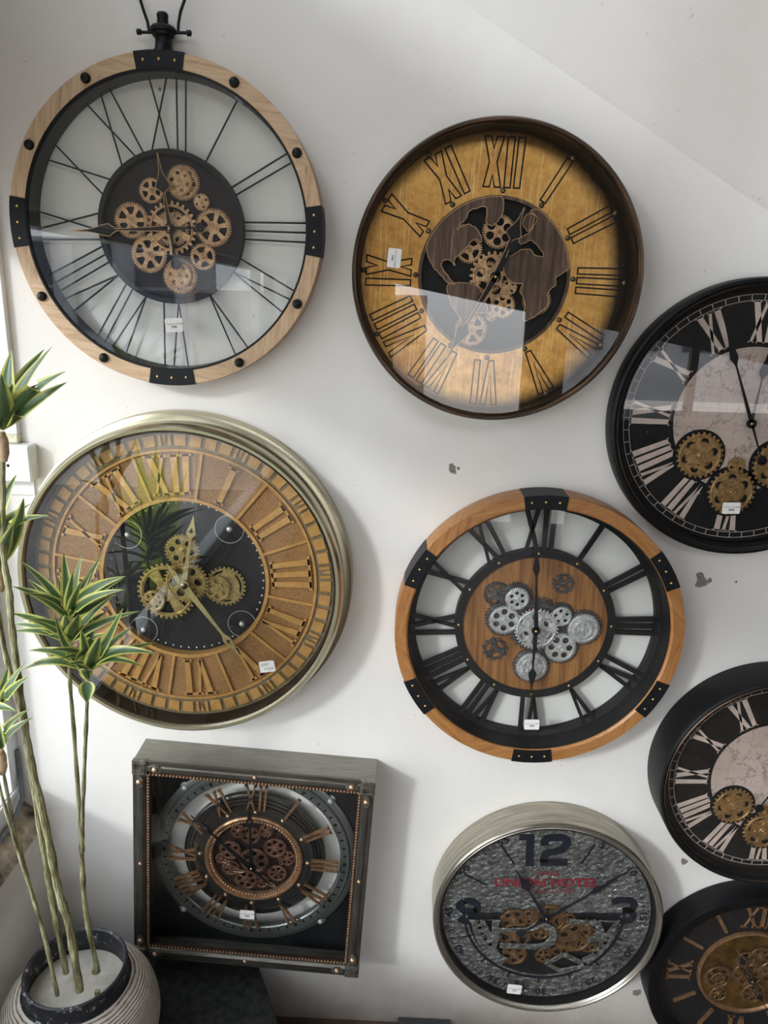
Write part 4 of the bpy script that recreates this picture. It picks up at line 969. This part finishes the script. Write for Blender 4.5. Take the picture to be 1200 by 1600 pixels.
lobe_plate([(.004, -.166), (.044, -.134), (.058, -.134), (.112, -.166), (.104, -.178), (.040, -.190)], [[(.022, -.166), (.050, -.146), (.092, -.168), (.044, -.180)]]).build('movement_bridge', M['zinc'], c7, smooth=False, bevel=.0008)
GZ = .0225
g7 = [(.0178, -.0284 - .014, .0405, .0), (-.0648, -.0512, .0330, .0), (-.0604, -.0965, .0400, .001), (.0800, -.0900, .0447, .0015), (.048, -.1200, .0300, .0), (-.0567, -.1500, .0310, .0), (.0113, -.1500, .0200, .0), (-.0271, -.0400, .0225, .001), (.1130, -.0650, .0240, .0), (.0600, -.0480, .0230, .0), (.1150, -.1130, .0220, .0), (.0, -.080, .0240, .0)]
put_gears(c7, [(*r7(g[:2]), g[2], GZ + g[3], dict(holes=5, hr=.2) if i % 2 else dict(windows=5)) for i, g in enumerate(g7)], M['gear_bronze'])
sh7 = r7((-.0090, .0335))
for o in list(c7.children):
    n_ = o.name.split('.')[0]
    if n_ in ('dial_figure', 'lettering', 'hour_mark', 'movement_window', 'window_border', 'movement_bridge', 'gear'):
        for v in o.data.vertices: v.co = (v.co.x * .9756 + sh7[0], v.co.y - .0381, v.co.z * .9756 + sh7[1])
    elif n_ in ('minute_figure', 'minute_track'):
        for v in o.data.vertices: v.co.y -= .0381
hand(c7, 'hour_hand', r7((-.002, .0029)), r7((-.0817, .1324)), M['navy'], .0200, .66, .0712, hub=.009, base_w=.0042)
hand(c7, 'minute_hand', r7((-.002, .0029)), r7((.1496, .1244)), M['navy'], .0150, .70, .0742, hub=.009, tail=.36, tail_r=.0095, base_w=.0036)
pivot_pin(c7, r7((-.002, .0029)), .0770)
glass(c7, .2420, .0792)
sticker(c7, [r7(q) for q in ((-.0761, -.1812), (-.0433, -.1837), (-.0452, -.2107), (-.0777, -.2076))], .0795)

# ------------------------------------------------------------------ square clock
sq = tag(empty('wall_clock', (-.3106, 0, -1.2408), (0, .0555, 0)), 'square gunmetal framed clock with riveted corners, copper numerals and copper gears', 'clock')
H = .2614; I_ = .2290; DF = .089
def sqring(h0, h1, w0, w1, ow=0):
    return MB().prism([(-h1, -h1), (h1, -h1), (h1, h1), (-h1, h1)], w0, w1, [[(-h0, -h0), (-h0, h0), (h0, h0), (h0, -h0)]])
sqring(H - .004, H - .0005, .0, .083).build('case', M['side_metal'], sq, smooth=False, label='brushed grey metal case')
def rail(ang, mat):
    # moulded rail with mitred ends; profile (distance from centre, depth)
    prof = [(I_ - .002, .060), (I_ - .002, .079), (I_ + .004, .081), (I_ + .006, .085), (I_ + .012, .0885), (I_ + .020, .0885), (I_ + .023, .086), (H, .086), (H, .080)]
    mb = MB(); ca, sa = math.cos(ang), math.sin(ang)
    vs = []
    for s_ in (-1, 1):
        for d_, w_ in prof:
            x, y = s_ * d_, d_; vs.append(W3(x * ca + y * sa, -x * sa + y * ca, w_))
    n = len(prof); mb.add(vs, [(i, i + 1, n + i + 1, n + i) for i in range(n - 1)]); return mb.build('frame_rail', mat, sq, smooth=False)
for k in range(4): rail(k * PI / 2, M['gunmetal'] if k % 2 == 0 else M['gunmetal_v'])
bd = MB()
q_ = I_ + .0005
for k in range(4):
    ca, sa = math.cos(k * PI / 2), math.sin(k * PI / 2)
    n = 62
    for i in range(n):
        x = -q_ + 2 * q_ * (i + .5) / n; pts = [(x - .0026, q_ - .0022), (x + .0014, q_ - .0022), (x + .0026, q_ + .0022), (x - .0014, q_ + .0022)]
        bd.prism([(p[0] * ca + p[1] * sa, -p[0] * sa + p[1] * ca) for p in pts][::1], .0815, .0845)
bd.build('rope_border', M['gear_gold'], sq, smooth=False, label='copper rope border')
sqring(I_ - .004, I_ + .006, .076, .0822).build('border_strip', M['plate_copper'], sq, smooth=False)
disc_hole = [(.2260 * math.cos(2 * PI * i / 96), .2260 * math.sin(2 * PI * i / 96)) for i in range(96)]
MB().prism([(-H + .004, -H + .004), (H - .004, -H + .004), (H - .004, H - .004), (-H + .004, H - .004)], .018, .022, [[(p[0] * .985, p[1] * .985) for p in disc_hole]]).build('back_plate', M['charcoal'], sq, smooth=False)
ring(sq, 'track_ring', [(.2380, .020), (.2370, .027), (.2280, .031), (.2210, .030), (.2195, .034), (.2010, .034), (.1985, .032), (.1970, .026), (.1970, .020)], M['track_metal'], label='grey ring with minute marks')
mk = MB()
for i in range(60):
    a = i * R(6); q2 = .0034 if i % 5 == 0 else .0019; l2 = .0075
    mk.prism([polar(a, .2045, x, y) for x, y in ((-q2, 0), (q2, 0), (q2, l2), (-q2, l2))], .034, .0348)
mk.build('minute_marks', M['matte_black'], sq, smooth=False)
ring(sq, 'stepped_disc', [(.1630, .018), (.1630, .030), (.1600, .032), (.1590, .029), (.1540, .030), (.1525, .033), (.1510, .030), (.1465, .031), (.1450, .035), (.1430, .032), (.1390, .033), (.1380, .038), (.1130, .040), (.1120, .030)], M['stepped_metal'], closed=False, label='dark stepped disc')
ring(sq, 'centre_bezel', [(.1130, .036), (.1125, .044), (.1090, .0462), (.1055, .0455), (.1035, .0415), (.0965, .0415), (.0955, .034)], M['copper'], closed=False, label='copper bezel')
disc(sq, 'movement_plate', .098, .018, .030, M['plate_copper'])
bd = MB()
for i in range(84):
    a = 2 * PI * i / 84; bd.dome(.0995 * math.sin(a), .0995 * math.cos(a), .0415, .0024, .0026, 10, 3)
bd.build('bead_ring', M['copper_pale'], sq)
bars = MB()
for a in range(0, 360, 90):
    bars.prism([polar(R(a), .160, x, y) for x, y in ((-.006, 0), (.006, 0), (.006, .04), (-.006, .04))], .020, .026)
numerals(sq, M['copper'], .1310, .0640, .0046, .0040, .0070, .0235, .040, .0465, sf=.0016, sh=.0020, fan=.15)
for i in range(12):
    a = i * PI / 6; MB().dome(.1240 * math.sin(a), .1240 * math.cos(a), .039, .0055, .0058, 18, 5).build('stud', M['copper_pale'], sq, label='small copper ball stud')
for a, b_ in ((-.1647, .1622), (.1650, .1610), (.1620, -.1700), (-.1630, -.1710)):
    MB().lathe([(.0115, .022), (.0110, .024), (.0085, .0245), (.0080, .028), (.0050, .032), (1e-5, .0335)], 24, (a, b_)).build('stud', M['gear_silver'], sq, label='steel dome stud on the black plate')
put_gears(sq, [(-.0112, .0584, .0250, .034, dict(holes=4)), (.0253, .0740, .0170, .035, dict(holes=4)), (-.038, .0661, .0190, .034, dict(holes=5)), (.0760, .0046, .0200, .034), (-.0553, .0142, .0265, .036, dict(holes=5)), (.0472, .0315, .0270, .036, dict(holes=6)),
               (-.0157, -.0617, .0280, .036, dict(holes=6)), (.0549, -.037, .0225, .036, dict(holes=6)), (-.0526, -.0337, .0210, .035, dict(holes=4)), (.020, -.065, .018, .034), (-.076, -.012, .014, .034, dict(holes=4))], M['gear_copper'])
put_gears(sq, [(.0012, -.0047, .0340, .040, dict(teeth=30, depth=.003, holes=6))], M['gear_copper'])
hk = MB()
for (p0, p1) in (((-.046, -.034), (-.024, -.036)), ((.026, .062), (.034, .078)), ((.060, .012), (.064, -.006)), ((-.070, -.010), (-.058, -.018)), ((.030, -.060), (.050, -.068))):
    d = (Vector(p1) - Vector(p0)); n_ = Vector((-d.y, d.x)).normalized() * .0035
    hk.tube([W3(*(Vector(p0) + n_), .043), W3(*(Vector(p1) + n_ * .8), .043), W3(*(Vector(p1) + d * .15), .043), W3(*(Vector(p1) - n_ * .8), .043), W3(*(Vector(p0) - n_), .043)], .0008, 6)
hk.build('wire_loops', M['copper_pale'], sq)
hand(sq, 'minute_hand', (.0003, -.0011), (-.1397, .1254), M['black_satin'], .0165, .74, .070, hub=.0085, tail=.35, base_w=.0052, open_=True)
hand(sq, 'hour_hand', (.0003, -.0011), (-.0101, .1496), M['black_satin'], .0165, .76, .066, hub=.0085, base_w=.0045, open_=True)
pivot_pin(sq, (.0003, -.0011), .074)
MB().add([W3(-I_, -I_, .0775), W3(I_, -I_, .0775), W3(I_, I_, .0775), W3(-I_, I_, .0775)], [(0, 1, 2, 3)]).build('glass', M['glass'], sq)
sticker(sq, [(-.0197, -.1105), (.0136, -.1098), (.0119, -.135), (-.021, -.1343)], .0778)
for sx_ in (-1, 1):
    for sy_ in (-1, 1):
        c_ = (H - .0155)
        cb_ = MB().prism([(sx_ * c_ - .0162, sy_ * c_ - .0162), (sx_ * c_ + .0162, sy_ * c_ - .0162), (sx_ * c_ + .0162, sy_ * c_ + .0162), (sx_ * c_ - .0162, sy_ * c_ + .0162)], .076, .0895)
        x, y = sx_ * c_, sy_ * c_
        for q2, w_ in ((.0105, .0912), (.0060, .0902)):
            loop = [(x - q2, y - q2), (x + q2, y - q2), (x + q2, y + q2), (x - q2, y + q2)]
            for z in band(loop, .0026, True): cb_.prism(z, .0890, w_ + .0012)
        co = cb_.build('corner_cap', M['cap_metal'], sq, smooth=False)
        for (dx, dy) in ((-sx_ * .034, 0), (0, -sy_ * .034)):
            l_ = MB(); px_, py_ = x + dx, y + dy
            el = [(px_ + (.0140 if dx else .0085) * math.cos(2 * PI * i / 24), py_ + (.0085 if dx else .0140) * math.sin(2 * PI * i / 24)) for i in range(24)]
            l_.prism(el, .085, .0903); l_.build('rivet_plate', M['cap_metal'], co, smooth=False)
            MB().dome(px_, py_, .0903, .0070, .0060, 20, 5).build('rivet', M['copper_pale'], co)
for a, b_ in ((.0032, .2478), (-.2450, .0001), (.2450, .0044), (-.0028, -.2449)):
    MB().dome(a, b_, .0885, .0050, .0045, 18, 5).build('stud', M['copper_pale'], sq, label='small ball stud on the frame')

# ------------------------------------------------------------------ low table, board
tb = MB(); poly = [(-.319, -.010), (-.790, -.010), (-.790, -.60), (-.045, -.573)]
vs = [(x, y, -1.55) for x, y in poly] + [(x, y, FZ) for x, y in poly]
tb.add(vs, [(0, 1, 2, 3), (7, 6, 5, 4), (0, 4, 5, 1), (1, 5, 6, 2), (2, 6, 7, 3), (3, 7, 4, 0)])
tag(tb.build('low_table', M['slate'], smooth=False, bevel=.003), 'low dark slate-coloured block table under the square clock, carrying the plant pot', 'table')
tag(MB().box(.035, .165, -.30, -.002, FZ, FZ + .018).build('grey_board', M['grey_board'], smooth=False, bevel=.001), 'grey board on the floor against the wall, just showing at the bottom edge', 'board')

# ------------------------------------------------------------------ potted dracaena
def at(px, py, Y):
    """point at wall distance Y along the sight line of a measured spot"""
    d = FW + RT * ((px - 600) / 1190.79) + UP * ((800 - py) / 1190.79)
    return Vector((0, -1.5, 0)) + d * ((Y + 1.5) / d.y)
PC = Vector((-.617, -.300, -1.55))
pp = tag(empty('potted_plant', PC), 'tall artificial dracaena with yellow-edged leaves in a round ribbed cream pot with a black rim', 'plant')
def pchild(mb, name, mat, **kw):
    o = mb.build(name, mat, None, **kw); o.parent = pp; o.matrix_parent_inverse = Matrix.Translation(-PC); return o
prof = [(1e-5, 0), (.085, 0), (.100, .006), (.125, .035), (.146, .075), (.155, .115), (.153, .150), (.142, .185), (.122, .210), (.104, .221)]
def smoothprof(pr, k=4):
    out = []
    for i in range(len(pr) - 1):
        p0 = pr[max(0, i - 1)]; p1 = pr[i]; p2 = pr[i + 1]; p3 = pr[min(len(pr) - 1, i + 2)]
        for j in range(k):
            t = j / k; out.append(tuple(.5 * (2 * p1[c] + (p2[c] - p0[c]) * t + (2 * p0[c] - 5 * p1[c] + 4 * p2[c] - p3[c]) * t * t + (3 * p1[c] - p0[c] - 3 * p2[c] + p3[c]) * t ** 3) for c in (0, 1)))
    return out + [pr[-1]]
pot = pchild(MB().zlathe(smoothprof(prof), 96, PC), 'pot', M['pot'])
rim = MB().zlathe([(.104, .219), (.1005, .222), (.0985, .232), (.0995, .250), (.0985, .256), (.0950, .2575), (.0915, .255), (.0900, .232), (.092, .205)], 96, PC)
ro = rim.build('pot_rim', M['pot_rim'], None, label='black glazed rim'); ro.parent = pot
pchild(MB().zlathe([(1e-5, .203), (.03, .205), (.06, .202), (.0925, .204)], 64, PC), 'filler', M['filler'])
def spl(pts, k=6):
    P = [Vector(p) for p in pts]; out = []
    for i in range(len(P) - 1):
        p0 = P[max(0, i - 1)]; p1 = P[i]; p2 = P[i + 1]; p3 = P[min(len(P) - 1, i + 2)]
        for j in range(k):
            t = j / k; out.append(.5 * (2 * p1 + (p2 - p0) * t + (2 * p0 - 5 * p1 + 4 * p2 - p3) * t * t + (3 * p1 - p0 - 3 * p2 + p3) * t ** 3))
    return out + [P[-1]]
def stem(pts, r0, r1, Y0, Y1):
    n = len(pts); w_ = [at(x, y, Y0 + (Y1 - Y0) * i / (n - 1)) for i, (x, y) in enumerate(pts)]
    c = spl(w_, 8); rs = [(r0 + (r1 - r0) * i / (len(c) - 1)) * (1 + .18 * math.sin(i * 1.3) * math.sin(i * .37) + .05 * random.random()) for i in range(len(c))]
    return pchild(MB().tube(c, rs, 10), 'stem', M['stem'])
stem([(90, 1555), (69, 1462), (46, 1382), (19, 1275), (2, 1190)], .0040, .0027, -.375, -.36)
stem([(58, 1420), (28, 1330), (0, 1232), (-14, 1150)], .0030, .0025, -.372, -.37)
stem([(124.6, 1548), (109, 1451), (92, 1393.5), (73, 1298), (50, 1198), (38, 1129), (28, 1056), (18, 976), (14, 920), (6, 872), (4, 780), (4, 700)], .0078, .0046, -.350, -.33)
stem([(103.5, 1520), (82, 1412), (71, 1347), (54, 1240), (44, 1180), (36, 1130), (24, 1080), (8, 1020), (-4, 950), (-8, 890)], .0060, .0040, -.285, -.30)
stem([(153, 1518), (134, 1424), (128.4, 1351), (126.5, 1309), (123, 1252), (115, 1137), (109, 1060), (107, 975)], .0052, .0031, -.29, -.29)
stem([(129, 1330), (128.6, 1290), (132, 1194), (136, 1098), (137, 1040)], .0040, .0032, -.292, -.31)
for (x, y) in ((133, 1497), (156, 1531)): pchild(MB().box(at(x, y, -.3).x - .004, at(x, y, -.3).x + .004, -.30 - (.02 if y > 1500 else -.03), -.292 - (.02 if y > 1500 else -.03), -1.35, -1.335), 'stem_stub', M['stem'], smooth=False)
EYE = Vector((0, -1.5, 0))
def leaf(mb, uvs, base, tip, wd, arch=.15, twist=0., n=12):
    """strap leaf: widest a third along, keeled, arching up and drooping to a fine tip"""
    B, T_ = Vector(base), Vector(tip); ax = T_ - B; L = ax.length; d = ax / L
    up = Vector((0, -.25, 1)); up = (up - d * up.dot(d)); up = up.normalized() if up.length > .2 else Vector((0, -1, 0))
    cur = [B + ax * t + up * (arch * L * 4 * t * (1 - t) * (1 - .25 * t)) for t in (i / n for i in range(n + 1))]
    o = len(mb.v); rows = 4
    for i, p in enumerate(cur):
        t = i / n; dd = (cur[min(i + 1, n)] - cur[max(i - 1, 0)]).normalized()
        side = dd.cross(up).normalized(); vw = (EYE - p).normalized()
        s2 = dd.cross(vw)
        if s2.length > .15:
            s2.normalize()
            if s2.dot(side) < 0: s2 = -s2
            side = (side * .45 + s2 * .55).normalized()
        nn = side.cross(dd).normalized()
        side = (side * math.cos(twist * t) + nn * math.sin(twist * t)).normalized()
        hw = wd * .5 * max(.015, (math.sin(PI * min(1., t ** .62 * .985 + .012)) ** .85)) * (1. if t > .1 else .8 + 2 * t)
        for k in range(rows + 1):
            x = -1 + 2 * k / rows
            mb.v.append(tuple(p + side * hw * x + nn * (hw * .38 * (abs(x) ** 1.3)))); uvs.append((k / rows, t))
    for i in range(n):
        for k in range(rows):
            a = o + i * (rows + 1) + k; mb.f.append((a, a + 1, a + rows + 2, a + rows + 1))
def head(base, tips, Yb, name='foliage'):
    mb = MB(); uvs = []
    for tp in tips:
        x, y, wd, dy = tp[:4]; arch = tp[4] if len(tp) > 4 else .12
        bx, by = (tp[5], tp[6]) if len(tp) > 6 else base
        b3 = at(bx + random.uniform(-2, 2), by, Yb + random.uniform(-.006, .006)); t3 = at(x, y, Yb + dy)
        leaf(mb, uvs, b3, t3, wd * 1.38, arch, random.uniform(-.5, .5))
    o = mb.build(name, M['leaf'], None, uv=uvs, ang=80); o.parent = pp; o.matrix_parent_inverse = Matrix.Translation(-PC)
    return o
head((5, 672), [(18, 546, .026, .02, .02), (82, 541, .017, .01, .06), (69, 546, .021, .05, .09), (47, 584, .016, .03, .02), (103, 580, .024, -.03, .08), (105, 597, .017, -.02, .03), (60, 600, .018, .04, .14),
                (2, 585, .026, -.08, .02), (-40, 560, .02, 0, .1), (-70, 600, .02, 0, .1), (-30, 540, .022, .03, .05), (-60, 640, .02, -.03, .2), (20, 600, .02, -.04, .05)], -.33)
head((0, 885), [(26, 741, .018, .03, .05, -12, 850), (48, 787, .018, .02, .1, -5, 850), (37, 778, .021, -.03, -.06), (79, 806, .014, -.02, .14, 0, 846), (0, 800, .02, -.05, .05), (-40, 790, .02, 0, .1), (-60, 850, .02, 0, .2), (-30, 750, .02, .02, .05), (20, 820, .018, -.05, .02)], -.31)
z = lambda a, b_: (10 + a * .20833, 840 + b_ * .20833)
def T(a, b_, wd, dy, arch=.12): x, y = z(a, b_); return (x, y, wd, dy, arch)
head(z(470, 610), [T(430, 112, .0155, .02, .0), T(565, 125, .0125, .03, .02), T(722, 120, .0115, .05, .02), T(640, 255, .012, .03, .05), T(100, 172, .0125, -.01, .10), T(155, 310, .0115, .02, .06), T(45, 365, .0145, -.03, .12),
                   T(125, 418, .0115, -.05, .16), T(893, 290, .0160, -.01, .14), T(880, 305, .011, .05, .08), T(885, 390, .0145, -.04, .10), T(815, 425, .013, .04, .0), T(560, 330, .013, -.04, .02), T(500, 250, .012, -.06, .02), T(390, 300, .012, .06, .03), T(700, 470, .013, .06, .03)], -.29)
head(z(480, 780), [T(0, 562, .0135, -.01, .14), T(120, 608, .0125, -.05, .18), T(12, 650, .0105, .03, .12), T(0, 712, .0105, 0, .14), T(180, 600, .0125, .03, .1), T(300, 735, .011, -.02, .1), T(1010, 550, .0145, .02, .08), T(820, 420, .013, .0, .05), T(545, 575, .022, -.05, .02), T(440, 580, .02, -.04, .02), T(740, 560, .012, .05, .05), T(850, 600, .012, .05, .1)], -.292)
head(z(620, 1000), [T(365, 570, .0130, -.04, -.10), T(630, 560, .0160, .03, .0), T(875, 530, .0140, -.01, -.02), T(952, 665, .0115, .02, .08), T(750, 718, .0135, -.05, .20), T(1122, 788, .0115, .04, .10), T(1132, 872, .0160, -.02, .20), T(1032, 967, .0115, -.02, .22),
                    T(165, 847, .0150, .0, .20), T(305, 845, .0130, -.05, .24), T(395, 912, .0130, -.06, .2), T(110, 997, .0130, -.01, .22), T(450, 950, .012, -.03, .2), T(560, 690, .013, -.06, .03), T(700, 740, .018, -.07, .0), T(850, 850, .012, .04, .2), T(510, 945, .013, -.07, .3)], -.305)
head(z(605, 1075), [T(606, 1240, .0200, -.02, .0), T(520, 950, .014, -.04, .1), T(600, 990, .016, -.05, .1)], -.31)
head((0, 1105), [(40, 1034, .012, .02, .06), (45, 1057, .014, -.02, .06), (14, 1040, .012, .03, .03), (-20, 1030, .013, 0, .05), (26, 1112, .015, -.05, .12, -25, 1115), (-40, 1060, .012, 0, .1)], -.36)
head((2, 1170), [(46, 1108, .012, -.02, .12), (52, 1121, .014, .01, .12), (-20, 1110, .012, 0, .1), (-40, 1150, .012, -.02, .2), (-8, 1105, .013, -.03, .05)], -.36)
for (x, y, Y) in ((2, 1192, -.36), (4, 700, -.33), (-1, 905, -.31)):
    p = at(x, y, Y); pchild(MB().tube([p + Vector((0, 0, -.022)), p + Vector((0, 0, -.008)), p + Vector((0, 0, .012)), p + Vector((0, 0, .026))], [.005, .0095, .010, .006], 12), 'leaf_sheath', M['husk'])

# ------------------------------------------------------------------ lime plant standing behind the viewer's left (seen mirrored in the big clock)
lp0 = Vector((-1.16, -2.08, -1.33))
lpn = tag(empty('leafy_plant', (lp0.x, lp0.y, FZ)), 'lime green leafy plant outside the window, seen only mirrored in the big clock', 'plant')
lm = MB(); uvs = []
for i in range(16):
    a = i * 2.4; rr3 = .02 + .20 * (i % 5) / 4; tip = lp0 + Vector((rr3 * math.cos(a), rr3 * math.sin(a), .58 + .12 * math.sin(i * 1.7)))
    leaf(lm, uvs, lp0 + Vector((.03 * math.cos(a), .03 * math.sin(a), -.05)), tip, .10, .05, .6)
o = lm.build('foliage', M['lime_leaf'], None, uv=uvs, ang=80); o.parent = lpn; o.matrix_parent_inverse = Matrix.Translation(lpn.location).inverted()
o = MB().zlathe([(1e-5, 0), (.10, 0), (.15, .42), (.14, .42), (.13, .38), (1e-5, .38)], 48, (lp0.x, lp0.y, FZ)).build('pot', M['black_satin'], None); o.parent = lpn; o.matrix_parent_inverse = Matrix.Translation(lpn.location).inverted()

# ------------------------------------------------------------------ houses across the street (they show in the glass)
def house(x0, x1, y, h, mat, label, rows, cols):
    hs = tag(empty('building', ((x0 + x1) / 2, y, FZ - .3)), label, 'building')
    child(MB().box(x0, x1, y - 3, y, FZ - .3, h), 'facade', mat, hs, smooth=False)
    for r_ in range(rows):
        for c_ in range(cols):
            wx = x0 + (x1 - x0) * (c_ + .5) / cols; wz = FZ + .9 + (h - FZ - .9) * (r_ + .4) / rows
            child(MB().box(wx - .45, wx + .45, y, y + .04, wz - .45, wz + .5), 'window', M['dark_pane'], hs, smooth=False)
house(-9.5, -5.2, -17, 1.2, M['facade_grey'], 'grey building across the street, only seen mirrored in glass', 2, 3)
house(-4.6, .4, -15, .1, M['facade'], 'low pink building across the street, only seen mirrored in glass', 1, 4)
house(3.2, 8.6, -16, .9, M['facade_grey'], 'wide grey building across the street, only seen mirrored in glass', 2, 4)
